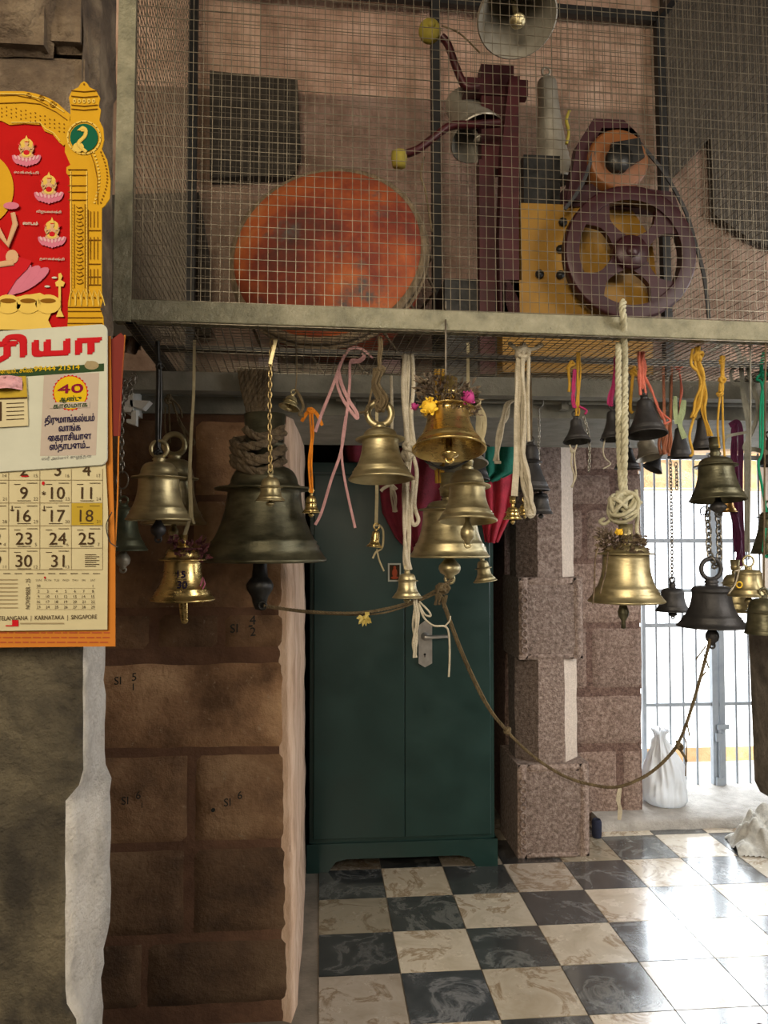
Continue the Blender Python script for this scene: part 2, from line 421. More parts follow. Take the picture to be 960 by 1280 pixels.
# painted survey marks on the blocks
def mark(items, Y):
    mb = MB()
    for txt, u, v, h in items:
        s = S(u, v, Y) * h / .72
        write(mb, txt, P(u, v, Y), (1, 0, .06), (0, 0, 1), s, bold=.015)
    mb.build('painted_mark', 'ink', wall_mid)
def underline(): pass
mark([('SI', 288, 791, 11), ('4', 312, 781, 12), ('2', 313, 795, 11), ('-', 311, 787, 14)], YM_ - .016)
mark([('SI', 143, 856, 10), ('5', 165, 851, 10), ('1', 166, 863, 9)], YM_ - .016)
mark([('SI', 152, 1006, 10), ('6', 170, 999, 10), ('1', 177, 1010, 7)], YM_ - .016)
mark([('SI', 280, 1008, 10), ('6', 297, 999, 10), ('•', 264, 1020, 15)], YM_ - .016)
# iron beams under the cage front of the store corner
b1 = MB()
b1.box((-1.3, 2.45, wz(300, 489, 2.45)), (3.2, 2.52, ZC - .004))
struct('trim_1', b1, 'lintel')
l2 = MB()
zt, zb = wz(500, 495, 2.62), wz(500, 520, 2.62)
l2.box((-2.6, 2.62, zb), (3.2, 3.45, zt))
l2.box((-1.0, 2.60, zt - .012), (3.2, 2.635, zt + .004))
struct('trim_2', l2, 'lintel')
pipe = MB()
zp = wz(750, 502, 2.58)
pipe.sweep([(wx(420, 500, 2.58), 2.585, zp), (wx(700, 500, 2.58), 2.585, zp), (wx(960, 500, 2.58), 2.585, zp)], .011, n=10)
for u in (440, 705, 830):
    pipe.box((wx(u, 500, 2.58) - .012, 2.568, zp - .03), (wx(u, 500, 2.58) + .012, 2.606, zp + .016))
tag(pipe.build('conduit_pipe', 'lintel'), 'grey conduit pipe clipped along the lintel beam above the green cupboard', 'pipe')
# upper wall behind the cage
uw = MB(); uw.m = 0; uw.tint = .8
uw.box((-2.6, 3.185, zt), (3.4, 3.45, 4.4))
z = zt; ri = 0
while z < 4.4:
    h = [.42, .5, .46, .52, .5][ri % 5]
    x = -2.6 + .2 * (ri % 2); ci = 0
    while x < 3.4:
        wv = [1.15, .9, 1.3, 1.0][(ri + ci) % 4]
        t = rnd(.92, 1.06) * (.5 if z < 2.6 else (.62 if z < 3.05 else 1)) * (1.35 if (x < -1.3 and z > 2.95) else 1) * (1.9 if x > 1.2 and z < 3.3 else 1)  # tints paint shade on the low courses, light on both ends
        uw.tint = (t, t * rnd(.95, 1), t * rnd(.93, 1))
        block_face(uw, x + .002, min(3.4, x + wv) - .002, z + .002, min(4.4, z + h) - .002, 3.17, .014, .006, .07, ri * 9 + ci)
        x += wv; ci += 1
    z += h; ri += 1
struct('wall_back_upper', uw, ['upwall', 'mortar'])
# hall shell
def slab(name, a, b_, ms):
    m_ = MB(); m_.box(a, b_); return struct(name, m_, ms)
slab('ceiling', (-2.6, -3, 4.4), (3.4, 3.45, 4.55), 'ceilstone')
slab('ceiling_1', (-2.6, 3.45, 2.45), (3.4, 5.0, 2.6), 'ceilstone')
slab('wall_left_1', (-2.75, -3, 0), (-2.6, 5.0, 4.55), 'plaster')
slab('wall_right', (3.4, -3, 0), (3.55, 5.0, 4.55), 'plaster')
slab('wall_front', (-2.75, -3.15, 0), (3.55, -3, 4.55), 'plaster')
slab('wall_back', (-2.6, 4.6, 0), (wx(802, 800, 4.3), 4.8, 2.45), 'sootwall')
# granite wall left of the gate
gw = MB(); YG = 4.3
xl, xr = wx(632, 800, YG), wx(802, 800, YG)
gw.m = 1; gw.tint = (.62, .5, .46)
gw.box((xl, YG + .014, 0), (xr - .004, 4.62, 2.45)); gw.m = 0
for ri, (v0, v1, cols) in enumerate([(486, 588, [(632, 735), (738, 802)]), (592, 632, [(632, 765), (768, 802)]), (636, 700, [(632, 730), (733, 802)]), (703, 780, [(632, 802)]), (784, 862, [(632, 735), (739, 803)]), (869, 932, [(632, 803)]), (938, 1024, [(632, 773), (778, 804)])]):
    for ci, (u0, u1) in enumerate(cols):
        t = rnd(.85, 1.2); gw.tint = (t, t * .93, t * .88)
        block_face(gw, wx(u0, v0, YG), wx(u1, v0, YG), max(.0, wz(760, v1, YG)), min(2.45, wz(760, v0, YG)), YG, .02, .007, .025, 60 + ri * 5 + ci)
struct('wall_back_1', gw, ['granite', 'granite'])
xg1 = wx(1015, 800, YG)
wr = MB()
wr.box((xg1, YG, 0), (3.4, 4.8, 2.45))
struct('wall_back_2', wr, 'plaster')
ld = MB()
ld.box((xr - .01, YG, wz(850, 552, YG)), (xg1 + .01, 5.0, 2.45))
struct('trim_3', ld, 'tan')
# sill step
st = MB(); st.smooth = True
vs, fs = [], []
xs0, xs1 = wx(752, 1040, 4.15), 3.4
n_ = 40
for i in range(n_ + 1):
    x = xs0 + (xs1 - xs0) * i / n_
    e = .012 * noise.noise(Vector((x * 9, 2, 0))); f_ = .008 * noise.noise(Vector((x * 14, 7, 0)))
    vs += [(x, 4.15 + e, 0), (x, 4.152 + e, .045 + f_), (x, 4.17 + e, .06 + f_), (x, 4.4, .062), (x, 5.2, .06)]
for i in range(n_):
    for k in range(4):
        fs.append((i * 5 + k, i * 5 + k + 5, i * 5 + k + 6, i * 5 + k + 1))
st.add(vs, fs, True); st.add(vs[:5], [(0, 1, 2, 3, 4)], False)
struct('trim_4', st, 'sill')
# outside: paving, raised platform with a tan kerb, far eave
og = MB(); og.add([(-6, 5.2, -.3), (12, 5.2, -.3), (12, 5.9, -.3), (-6, 5.9, -.3)], [(0, 1, 2, 3)], False); struct('ground_outside', og, 'paving')
zk = wz(880, 934, 5.9)
pl = MB(); pl.add([(-6, 5.9, -.3), (12, 5.9, -.3), (12, 5.9, zk), (-6, 5.9, zk)], [(0, 1, 2, 3)], False)
pl.m = 1; pl.add([(-6, 5.9, zk), (12, 5.9, zk), (12, 30, zk), (-6, 30, zk)], [(0, 1, 2, 3)], False)
struct('platform_outside', pl, ['tan', 'paving'])
ev = MB(); ev.box((-1, 6.2, wz(880, 610, 6.2)), (7, 6.6, wz(880, 575, 6.2) + .3)); struct('trim_5', ev, 'tan')
# ------------------------------------------------------------------ near stone pillar at the left
np_ = thing('stone_pillar', 'near rough stone pillar with the wall calendar hanging on it', 'pillar', (-.4, 1.3, 0))
sh = MB(); vs, fs = [], []
NR = 90
for k in range(NR + 1):
    z = -0 + (wz(50, 395, 1.12)) * k / NR
    v = 675 - (z - 1.6) * F / 1.12
    t = 1 / (1 + math.exp(-(v - 972) / 2.5))
    t2 = 1 / (1 + math.exp(-(v - 1235) / 5))
    t3 = 1 / (1 + math.exp(-(v - 1190) / 7))
    uF = 104 - 22 * t + 16 * t2 + 1.6 * noise.noise(Vector((0, 0, z * 30)))
    uB = 131 + 7 * t - 10 * t3 + 1.6 * noise.noise(Vector((4, 0, z * 22)))
    d1 = .012 * noise.noise(Vector((1, 0, z * 9)))
    a, b_ = P(uF, v, 1.12), P(uB, v, 1.22)
    row = [Vector((-1.1, 1.5, z)), Vector((-1.1, 1.12, z))]
    for q in range(8):
        x = -1.1 + (a.x + 1.1) * (1 - (1 - (q + 1) / 8) ** 2)
        row.append(Vector((x, 1.12 + .012 * noise.noise(Vector((x * 14, 3, z * 14))) * (q < 7), z)))
    for q in range(1, 5):
        f_ = q / 4
        p = a.lerp(b_, f_); row.append(Vector((p.x + .004 * noise.noise(Vector((f_ * 9, 5, z * 40))), p.y, z)))
    row.append(Vector((P(95, v, 1.5).x, 1.5, z)))
    vs += row
w = len(vs) // (NR + 1)
for i in range(w - 1):
    sh.m = 1 if i >= 9 else 0
    sh.add([], [], True)
    o = len(sh.v)
for k in range(NR):
    for i in range(w - 1):
        fs.append((k * w + i, k * w + i + 1, (k + 1) * w + i + 1, (k + 1) * w + i))
sh.m = 0
sh.add(vs, fs, True)
for q in range(len(fs)):
    if 9 <= q % (w - 1) <= 13: sh.mi[len(sh.mi) - len(fs) + q] = 1
sh.build('shaft', ['darkstone', 'palestone'], np_)
cp = MB()
def rough_box(mb, u0, v0, u1, v1, Y, d, amp, seed):
    x0, x1 = wx(u0, v0, Y), wx(u1, v0, Y); z0, z1 = wz(60, v1, Y), wz(60, v0, Y)
    mb.box((x0 + .006, Y + .014, z0 + .006), (x1 - .006, Y + d, z1 - .006))
    block_face(mb, x0, x1, z0, z1, Y, .035, amp, .018, seed)
rough_box(cp, -420, 60, 108, 402, 1.125, .1, .014, 3)
rough_box(cp, -420, -90, 58, 54, 1.10, .1, .024, 5)
rough_box(cp, 56, -90, 104, 48, 1.115, .1, .02, 8)
vs, fs = [], []
NR, NC = 60, 12
zc0, zc1 = wz(60, 404, 1.13), wz(60, -100, 1.13)
for k in range(NR + 1):
    z = zc0 + (zc1 - zc0) * k / NR
    v = 675 - (z - 1.6) * F / 1.2
    a = P(103 + 4 * noise.noise(Vector((0, 2, z * 14))), v, 1.135)
    b_ = P(139 + 6 * (1 if v < 130 else .2) + 2.5 * noise.noise(Vector((7, 0, z * 22))), v, 1.29)
    for q in range(NC + 1):
        f_ = q / NC
        p = a.lerp(b_, f_)
        d = .010 * noise.noise(Vector((f_ * 3, z * 16, 4))) + .006 * noise.noise(Vector((f_ * 8, z * 40, 4))) + .012 * math.exp(-((f_ - .25 - .25 * (z - zc0)) / .1) ** 2)
        vs.append(p + Vector((d * .8, -d * .6, 0)) * (0 < q < NC))
    vs.append(Vector((b_.x - .25, 1.33, z)))
w = NC + 2
for k in range(NR):
    for i in range(w - 1):
        fs.append((k * w + i, k * w + i + 1, (k + 1) * w + i + 1, (k + 1) * w + i))
cp.add(vs, fs, True)
cp.box((wx(-420, 300, 1.2), 1.2, zc0), (wx(100, 300, 1.15), 1.32, zc1))
cp.build('capital_block', 'capstone', np_)
# ------------------------------------------------------------------ carved pillar beside the cupboard
YP = 3.84
cx = (wx(645, 1000, YP) + wx(739, 1000, YP)) / 2
cpz = thing('stone_pillar', 'carved granite pillar with square blocks and eight-sided shaft beside the green cupboard', 'pillar', (cx, YP + .19, 0))
HW = .185
def carved_block(z0, z1, hw, seed):
    mb = MB(); mb.tint = .9
    mb.box((cx - hw, YP + .19 - hw, z0), (cx + hw, YP + .19 + hw, z1))
    yf = YP + .19 - hw
    block_face(mb, cx - hw, cx + hw, z0, z1, yf - .004, .012, .006, .03, seed)
    bw = .05
    for (a, b_, c, d) in ((-hw, -hw + bw, z0, z1), (hw - bw, hw, z0, z1), (-hw + bw, hw - bw, z1 - .04, z1), (-hw + bw, hw - bw, z0, z0 + .03)):
        mb.tint = rnd(1.05, 1.25)
        block_face(mb, cx + a + .003, cx + b_ - .003, c + .003, d - .003, yf - .014, .014, .003, .02, seed + 3)
    mb.tint = 1.0
    # curling carved band on the left border
    zz = z0 + .05
    while zz < z1 - .05:
        mb.torus((cx - hw + bw / 2, yf - .017, zz), .015, .005, n=12, k=5)
        zz += .042
    return mb
def shaft_oct(z0, z1, r):
    mb = MB()
    def ring(z, r_): return [Vector((cx + r_ * math.cos(R(22.5 + 45 * k)), YP + .19 + r_ * math.sin(R(22.5 + 45 * k)), z)) for k in range(8)]
    N = 14
    ro = r / math.cos(R(22.5))
    vs = []
    for i in range(N + 1):
        z = z0 + (z1 - z0) * i / N
        vs += [p + Vector((noise.noise(p * 9), noise.noise(p * 9 + Vector((5, 0, 0))), 0)) * .004 for p in ring(z, ro)]
    for i in range(N):
        for k in range(8):
            # light put into the colour: right front facet paler, left facets darker
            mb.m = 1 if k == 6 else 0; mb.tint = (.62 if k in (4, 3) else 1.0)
            mb.add([vs[i * 8 + k], vs[i * 8 + (k + 1) % 8], vs[(i + 1) * 8 + (k + 1) % 8], vs[(i + 1) * 8 + k]], [(0, 1, 2, 3)], False)
    return mb
zA, zB, zC_ = wz(690, 955, YP), wz(690, 825, YP), wz(690, 722, YP)
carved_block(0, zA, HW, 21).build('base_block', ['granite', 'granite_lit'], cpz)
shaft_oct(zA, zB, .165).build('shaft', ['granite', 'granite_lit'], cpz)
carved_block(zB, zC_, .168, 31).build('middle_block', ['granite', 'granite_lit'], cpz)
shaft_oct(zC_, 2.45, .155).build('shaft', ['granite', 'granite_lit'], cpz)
# ------------------------------------------------------------------ pillar at the right edge of the view
YR, YRb = 2.02, 2.36
xa = wx(937, 880, YRb)
rp = thing('stone_pillar', 'grey stone pillar with an overhanging square block in front of the gate', 'pillar', (xa + .2, 2.2, 0))
mb = MB()
za, zb2 = wz(940, 996, YRb), wz(940, 768, YRb)
poly = [(xa + .012, za + .05), (xa + .03, za + .015), (xa + .07, za), (xa + .42, za), (xa + .42, zb2), (xa + .01, zb2), (xa, zb2 - .03)]
mb.prism([(x, YR, z) for x, z in poly], (0, YRb - YR, 0))
mb.build('middle_block', 'pillarstone', rp)
mb = MB(); mb.box((xa + .1, YR + .04, 0), (xa + .36, YRb - .04, za + .01)); mb.build('shaft', 'pillarstone', rp)
mb = MB(); mb.box((xa + .1, YR + .04, zb2 - .01), (xa + .36, YRb - .04, ZC - .01)); mb.build('shaft', 'pillarstone', rp)
mb = MB()
zz = wz(945, 1274, YRb)
mb.box((xa - .01, YR, 0), (xa + .44, YRb, zz - .02))
mb.ball((xa + .02, YRb - .05, zz - .025), .05, (1.2, 1, .5), jit=.3)
mb.build('base_block', 'capstone', rp)
# ------------------------------------------------------------------ gate
YGt = 4.72
gt = thing('barred_gate', 'white iron barred gate closing the bright doorway', 'gate', (wx(890, 900, YGt), YGt, .06))
fr = MB()
x0, x1 = wx(804, 800, YGt), wx(1012, 800, YGt)
zb_, zt_ = wz(880, 993, YGt), wz(880, 566, YGt)
xc = wx(897, 900, YGt)
for v, hh in ((676, .028), (738, .022), (781, .026), (880, .022), (988, .04), (572, .03)):
    zc = wz(880, v, YGt)
    fr.box((x0, YGt - .008, zc - hh / 2), (x1, YGt + .012, zc + hh / 2))
fr.box((x0 - .01, YGt - .012, zb_ - .06), (x0 + .012, YGt + .02, zt_)); fr.box((x1 - .012, YGt - .012, zb_ - .06), (x1 + .01, YGt + .02, zt_))
fr.box((x0, YGt - .012, zb_ - .03), (x1, YGt + .02, zb_ - .005))
fr.build('gate_frame', 'gate', gt)
for xx, hw in ((xc - .022, .018), (xc + .024, .018)):
    q = MB(); q.box((xx - hw, YGt - .018, zb_ - .03), (xx + hw, YGt + .02, zt_)); q.build('meeting_stile', 'gate', gt)
x = x0 + .085
while x < x1 - .04:
    if abs(x - xc) > .06:
        q = MB(); q.sweep([(x, YGt, zb_ - .03), (x, YGt, zt_)], .007, n=8); q.build('bar', 'gate', gt)
    x += .0865
bo = MB()
bo.sweep([(xc - .005, YGt - .03, wz(900, 1002, YGt)), (xc - .005, YGt - .03, wz(900, 905, YGt))], .01, n=8)
bo.box((xc - .02, YGt - .042, wz(900, 910, YGt)), (xc + .055, YGt - .024, wz(900, 904, YGt)))
bo.box((xc - .03, YGt - .04, wz(900, 985, YGt)), (xc + .02, YGt - .014, wz(900, 970, YGt)))
bo.box((xc - .03, YGt - .04, wz(900, 925, YGt)), (xc + .02, YGt - .014, wz(900, 915, YGt)))
bo.build('bolt', 'gate', gt)
# ------------------------------------------------------------------ green steel cupboard
YC = 3.77
xL, xR = wx(384, 900, YC), wx(621, 900, YC)
zT = 1.98
cb = thing('steel_cupboard', 'tall dark green steel cupboard with two doors and draped cloths on top', 'cupboard', ((xL + xR) / 2, YC + .25, 0))
q = MB(); zpl = wz(500, 1052, YC)
q.box((xL + .012, YC + .012, zpl - .01), (xR - .012, YC + .5, zT)); 
q.box((xL, YC + .004, zT - .05), (xR, YC + .5, zT))
q.build('body', 'green', cb)
xm = wx(506, 900, YC)
for a, b_ in ((xL + .03, xm - .0015), (xm + .0015, xR - .03)):
    q = MB()
    q.box((a, YC, zpl + .02), (b_, YC + .02, zT - .06)); 
    d = q.build('door', 'green', cb)
    if a > xm:
        door = d
    bev = d.modifiers.new('bevel', 'BEVEL'); bev.width = .004; bev.segments = 2
q = MB()
y_ = YC - .004
arch = [(xL, 0), (xL + .10, 0), (xL + .14, .05), (xL + .19, .062), (xR - .19, .062), (xR - .14, .05), (xR - .10, 0), (xR, 0), (xR, zpl), (xL, zpl)]
q.prism([(x, y_, z) for x, z in arch], (0, .03, 0))
q.box((xL, YC, 0), (xL + .03, YC + .5, zpl)); q.box((xR - .03, YC, 0), (xR, YC + .5, zpl))
q.build('plinth', 'green', cb)
hp = MB()
pts = [(523, 782), (531, 776), (540, 782), (540, 829), (531, 834), (523, 829)]
hp.prism([P(u, v, YC - .004) for u, v in pts[::-1]], (0, -.006, 0))
pl_ = hp.build('lock_plate', 'chrome', door)
hp = MB()
c = P(531, 795, YC - .012)
hp.lathe([(0, 0), (.02, 0), (.02, .012), (.013, .016), (.011, .05), (0, .05)], X=Matrix.Translation(c) @ Matrix.Rotation(R(90), 4, 'X'), n=20)
hp.sweep([c + Vector((0, -.045, 0)), c + Vector((.03, -.048, 0)), c + Vector((.115, -.045, .003))], [.011, .01, .009], n=10)
hp.build('handle', 'chrome', door)
hp = MB(); c = P(531, 818, YC - .0115)
hp.ball(c, .006, (1, .3, 1)); hp.box((c.x - .002, c.y - .001, c.z - .014), (c.x + .002, c.y + .001, c.z)); hp.build('keyhole', 'ironblack', door)
# small framed print stuck on the left door
pc = thing('sticker', 'small framed devotional print stuck on the green cupboard door', 'sticker', P(493, 728, YC - .002))
q = MB(); q.box(tuple(P(485, 727, YC - .003)), tuple(P(501, 704, YC))); q.build('border', 'c_white', pc)
q = MB(); q.box(tuple(P(487, 725, YC - .004)), tuple(P(499.5, 706, YC - .002))); q.build('picture', 'c_brown', pc)
q = MB()
for (u, v, ru, rv) in ((493.3, 716, 3.4, 5.5), (493.3, 709.5, 1.8, 2.2), (493.3, 722, 4.6, 1.8)):
    q.ball(P(u, v, YC - .004), 1, (ru * S(u, v, YC), .0012, rv * S(u, v, YC)), n=12)
q.build('figure', 'c_rust', pc)
# ------------------------------------------------------------------ things on and over the cupboard
def drape(name, label, cat, ms, outline_top, Y, bulge, folds, seed=0, group=None):
    """cloth hanging: rows of (uL, uR, v)"""
    mb = MB(); vs, fs = [], []
    nx = 26
    rows_ = []
    for i in range(len(outline_top) - 1):
        a, b_ = outline_top[i], outline_top[i + 1]
        for k in range(5): rows_.append([a[j] + (b_[j] - a[j]) * k / 5 for j in range(3)])
    rows_.append(list(outline_top[-1]))
    for uL, uR, v in rows_:
        for i in range(nx + 1):
            f_ = i / nx
            d = bulge * math.sin(math.pi * f_) + .018 * math.sin(f_ * folds * 6.28 + v * .02 + seed) + .012 * noise.noise(Vector((f_ * 9 + seed, v * .03, 0)))
            vs.append(P(uL + (uR - uL) * f_, v + 3 * noise.noise(Vector((f_ * 5, v * .02, seed))), Y - .03 - max(0, d)))
    w = nx + 1
    for k in range(len(rows_) - 1):
        for i in range(nx):
            fs.append((k * w + i, k * w + i + 1, (k + 1) * w + i + 1, (k + 1) * w + i))
    mb.add(vs, fs, True)
    o = mb.build(name, ms)
    so = o.modifiers.new('thick', 'SOLIDIFY'); so.thickness = .004
    return tag(o, label, cat, group)
drape('cloth_drape', 'maroon cloth hanging over the front of the green cupboard behind the brass bells', 'cloth', 'maroon', [(478, 560, 560), (474, 556, 600), (478, 548, 640), (494, 540, 670), (512, 530, 690)], YC, .05, 3, 1)
drape('cloth_drape', 'crimson cloth hanging from the cupboard top at its right corner', 'cloth', 'crimson', [(585, 645, 572), (590, 646, 600), (600, 640, 640), (606, 622, 678)], YC, .05, 3, 2)
drape('cloth_drape', 'green cloth lying over the crimson cloth on the cupboard corner', 'cloth', 'teal', [(586, 640, 528), (588, 652, 560), (596, 646, 590), (600, 620, 602)], YC - .06, .03, 2.4, 4)
def bundle(name, label, cat, ms, u, v, ru, rv, Y, seed, handle=False):
    mb = MB(); c = P(u, v, Y); s = S(u, v, Y)
    zb0 = c.z - rv * s
    mb.ball(c, 1, (ru * s, .14, rv * s), n=22, jit=0)
    for i, p in enumerate(mb.v):
        d = noise.noise(p * 9 + Vector((seed, 0, 0))) * .03 + noise.noise(p * 24 + Vector((seed, 0, 0))) * .012
        q_ = p + (p - c).normalized() * d
        if q_.z < zT + .003: q_.z = zT + .003
        mb.v[i] = q_
    if handle:
        mb.sweep(smooth_path(pp([(u - 6, v - rv + 2), (u - 9, v - rv - 8), (u + 5, v - rv - 9), (u + 7, v - rv + 2)], Y - .06)), .008, n=6)
    return tag(mb.build(name, ms), label, cat)
bundle('cloth_bundle', 'small maroon bag lying on top of the green cupboard', 'bag', 'maroon', 443, 560, 15, 22, YC + .06, 3, True)
bundle('cloth_bundle', 'black cloth bundle on the left end of the cupboard top', 'bag', 'blackcloth', 404, 560, 20, 26, YC + .3, 9)
bundle('cloth_bundle', 'large dark navy bundle on the cupboard top behind the hanging bells', 'bag', 'navy', 505, 562, 50, 28, YC + .25, 14)
bundle('cloth_bundle', 'black bundle under the green cloth on the cupboard top', 'bag', 'blackcloth', 592, 565, 34, 26, YC + .22, 19)
# ------------------------------------------------------------------ plastic sack, pot, cloth heap
sk = MB(); c = P(832, 1018, 4.42); zz = .062
prof = [(0, 0), (.11, .0), (.135, .03), (.14, .08), (.135, .14), (.122, .2), (.1, .26), (.075, .31), (.05, .35), (.03, .385), (.035, .41), (.05, .43)]
prof = [(r, z) for (r0, z0), (r1, z1) in zip(prof, prof[1:]) for r, z in ((r0, z0), ((r0 + r1) / 2, (z0 + z1) / 2))] + [prof[-1]]
sk.lathe(prof, c=(c.x, c.y, zz), n=90)
for i, p in enumerate(sk.v):
    d = Vector((p.x - c.x, p.y - c.y, 0)); L_ = max(d.length, 1e-4)
    a = math.atan2(d.y, d.x); h_ = p.z - zz
    ca_, sa_ = math.cos(a), math.sin(a)
    k = .03 * noise.noise(Vector((ca_ * 1.5, sa_ * 1.5, h_ * 6))) + .035 * abs(noise.noise(Vector((ca_ * 5, sa_ * 5, h_ * 3 + 8)))) + .02 * abs(noise.noise(Vector((ca_ * 3, sa_ * 3, h_ * 26)))) - .02
    f_ = min(1, L_ / .05)
    if h_ > .004: sk.v[i] = Vector((p.x + d.x / L_ * k * f_ - .10 * max(0, h_ - .12), p.y + d.y / L_ * k * f_, p.z + .012 * noise.noise(Vector((ca_ * 3, sa_ * 3, h_ * 9)))))
tag(sk.build('plastic_sack', 'plastic'), 'tied white plastic sack standing on the stone sill before the gate', 'sack')
pt = MB(); c = P(746, 1046, 4.08)
pt.lathe([(0, .0), (.022, 0), (.026, .02), (.026, .085), (.02, .1), (.018, .1), (.018, .09), (0, .03)], c=(c.x, c.y, .001), n=20)
tag(pt.build('small_pot', 'navy'), 'small dark blue pot on the floor beside the stone sill', 'pot')
hc = MB(); nx = 70
hx0, hx1 = wx(903, 1060, 3.95), wx(1010, 1060, 3.95)
vs, fs = [], []
for j in range(nx + 1):
    for i in range(nx + 1):
        fx, fy = i / nx, j / nx
        x, y = hx0 + (hx1 - hx0) * fx, 3.68 + .42 * fy
        ex, ey = (fx - .5) * 2, (fy - .5) * 2
        rr = math.sqrt(ex * ex + ey * ey) * (1 + .25 * noise.noise(Vector((math.atan2(ey, ex) * 1.6, 3, 0))))
        env = max(0, 1 - rr ** 2.2)
        nn_ = noise.noise(Vector((x * 8, y * 8, 1)))
        h = env * (.12 + .05 * math.sin((x * 34 + y * 20) + 3 * nn_) + .035 * abs(noise.noise(Vector((x * 22, y * 22, 4)))) * 2)
        vs.append((x + .03 * noise.noise(Vector((x * 12, y * 12, 8))), y, .005 + max(0, h)))
keep = lambda f: any(vs[q][2] > .012 for q in f)
for j in range(nx):
    for i in range(nx):
        f_ = (j * (nx + 1) + i, j * (nx + 1) + i + 1, (j + 1) * (nx + 1) + i + 1, (j + 1) * (nx + 1) + i)
        if keep(f_): fs.append(f_)
hc.add(vs, fs, True)
used = sorted({q for f_ in fs for q in f_}); ix = {q: k for k, q in enumerate(used)}
hc.v = [hc.v[q] for q in used]; hc.f = [[ix[q] for q in f_] for f_ in fs]
tag(hc.build('cloth_heap', 'whitecloth'), 'crumpled cream cloth lying on the tiled floor by the gate', 'cloth')
# ================================================================== bells, ropes, chains
def YM(u, v): return PZ(u, v, ZC - .004).y        # depth where the cage mesh shows at (u, v)
def bell(label, u, vt, vl, w, Y, m='brass', fh=.75, fw_=.78, rw=.6, loop='ring', lpx=8, neck=5, clap=10, cm=None, cball=.16, tilt=(0, 0), group=None, dome=1.0, name='hanging_bell', beads=True, loopr=.28, flare=2.3, lm=None, parent_text=None):
    s = S(u, (vt + vl) / 2, Y)
    B = P(u, vl, Y); R_ = w / 2 * s; H = (vl - vt) * s
    top = B + Vector((0, 0, H))
    X = Matrix.Translation(top) @ Matrix.Rotation(R(-tilt[0]), 4, 'X') @ Matrix.Rotation(R(tilt[1]), 4, 'Y') @ Matrix.Translation((0, 0, -H))
    t = thing(name, label, 'bell', B, group)
    # outer profile
    pr = [(1.0 - .035, -.012), (1.0, 0.0), (1.0, .022)]
    N = 14
    for i in range(N + 1):
        q = i / N
        r = rw + (1 - rw - .02) * (1 - q) ** flare
        pr.append((r, .03 + (fh - .03) * q))
        if beads and i in (2, 3): pr.append((r + .012, .03 + (fh - .03) * (q + .025))); 
    if fw_:
        pr += [(rw + .03, fh + .002), (fw_ - .02, fh + .006), (fw_, fh + .016), (fw_, fh + .026), (fw_ - .03, fh + .034), (rw + .02, fh + .04)]
    rd = rw * .97
    for i in range(1, 9):
        a = i / 8 * math.pi / 2
        pr.append((max(.2, rd * math.cos(a) ** .75 * dome + .2 * (1 - math.cos(a))), fh + .04 + (1 - fh - .04) * math.sin(a) ** 1.1))
    nk = neck * s / H
    nr = .2
    pr += [(nr, 1.0), (nr * .85, 1 + nk * .3), (nr * 1.1, 1 + nk * .5), (nr * .85, 1 + nk * .7), (nr * .8, 1 + nk), (0, 1 + nk)]
    inner = [(0, .9), (rw * .6, .88), (rw * .9, fh - .02)]
    for i in range(N, -1, -1):
        q = i / N
        inner.append((rw * .92 + (1 - rw * .92 - .06) * (1 - q) ** flare, .01 + (fh - .05) * q))
    inner.append((.965, -.012))
    b = MB(); b.lathe([(r * R_, z * H) for r, z in pr[::1]], X, n=44)
    b.lathe([(r * R_, z * H) for r, z in inner], X, n=44)
    body = b.build('bell_body', m, t)
    c = X @ Vector((0, 0, H + neck * s))
    ax1, ax2 = X.to_3x3() @ Vector((1, 0, 0)), X.to_3x3() @ Vector((0, 0, 1))
    if loop == 'ring':
        q = MB(); q.torus(c + ax2 * (lpx * .9 * s), lpx * s, lpx * loopr * s, ax1, ax2, n=24, k=10)
        q.build('crown_loop', lm or m, t)
    elif loop == 'tube':
        q = MB(); q.lathe([(0, 0), (lpx * s * .9, 0), (lpx * s * .95, lpx * s * .6), (lpx * s * 1.05, lpx * s * .7), (lpx * s * .9, lpx * s * .85), (lpx * s, lpx * s * 2.2), (0, lpx * s * 2.2)], Matrix.Translation(c) @ X.to_3x3().to_4x4(), n=24)
        q.build('crown_neck', lm or m, t)
    if clap:
        q = MB(); L_ = clap * s; rb = cball * R_
        Xc = X
        p = [(rb * .35, H * .86), (rb * .35, 0), (rb * .55, -L_ * .15), (rb * .95, -L_ * .35), (rb, -L_ * .5), (rb * .85, -L_ * .66), (rb * .45, -L_ * .78), (rb * .4, -L_ * .9), (0, -L_ * .92)]
        q.lathe(p[::-1], Xc, n=18)
        if L_ > .02: q.torus(Xc @ Vector((0, 0, -L_ * .92)), rb * .38, rb * .16, ax1, ax2, n=14, k=6)
        q.build('clapper', cm or m, t)
    return t, body, X, R_, H
def helix(mb, pts, r, strands=3, pitch=5.0, sub=None):
    pts = [Vector(p) for p in pts]
    d = [0]
    for a, b in zip(pts, pts[1:]): d.append(d[-1] + (b - a).length)
    tot = d[-1]
    n = max(8, int(tot / (r * .9)))
    def at(x):
        for i in range(len(pts) - 1):
            if x <= d[i + 1] or i == len(pts) - 2:
                return pts[i].lerp(pts[i + 1], (x - d[i]) / max(1e-6, d[i + 1] - d[i]))
    base = [at(tot * i / n) for i in range(n + 1)]
    for k in range(strands):
        q = []
        for i, p in enumerate(base):
            t = (base[min(n, i + 1)] - base[max(0, i - 1)]).normalized()
            a1 = t.cross(Vector((0, 1, .01))).normalized(); a2 = t.cross(a1)
            th = 2 * math.pi * (k / strands + (tot * i / n) / (pitch * r))
            q.append(p + a1 * (math.cos(th) * r * .5) + a2 * (math.sin(th) * r * .5))
        mb.sweep(q, r * .56, n=6)
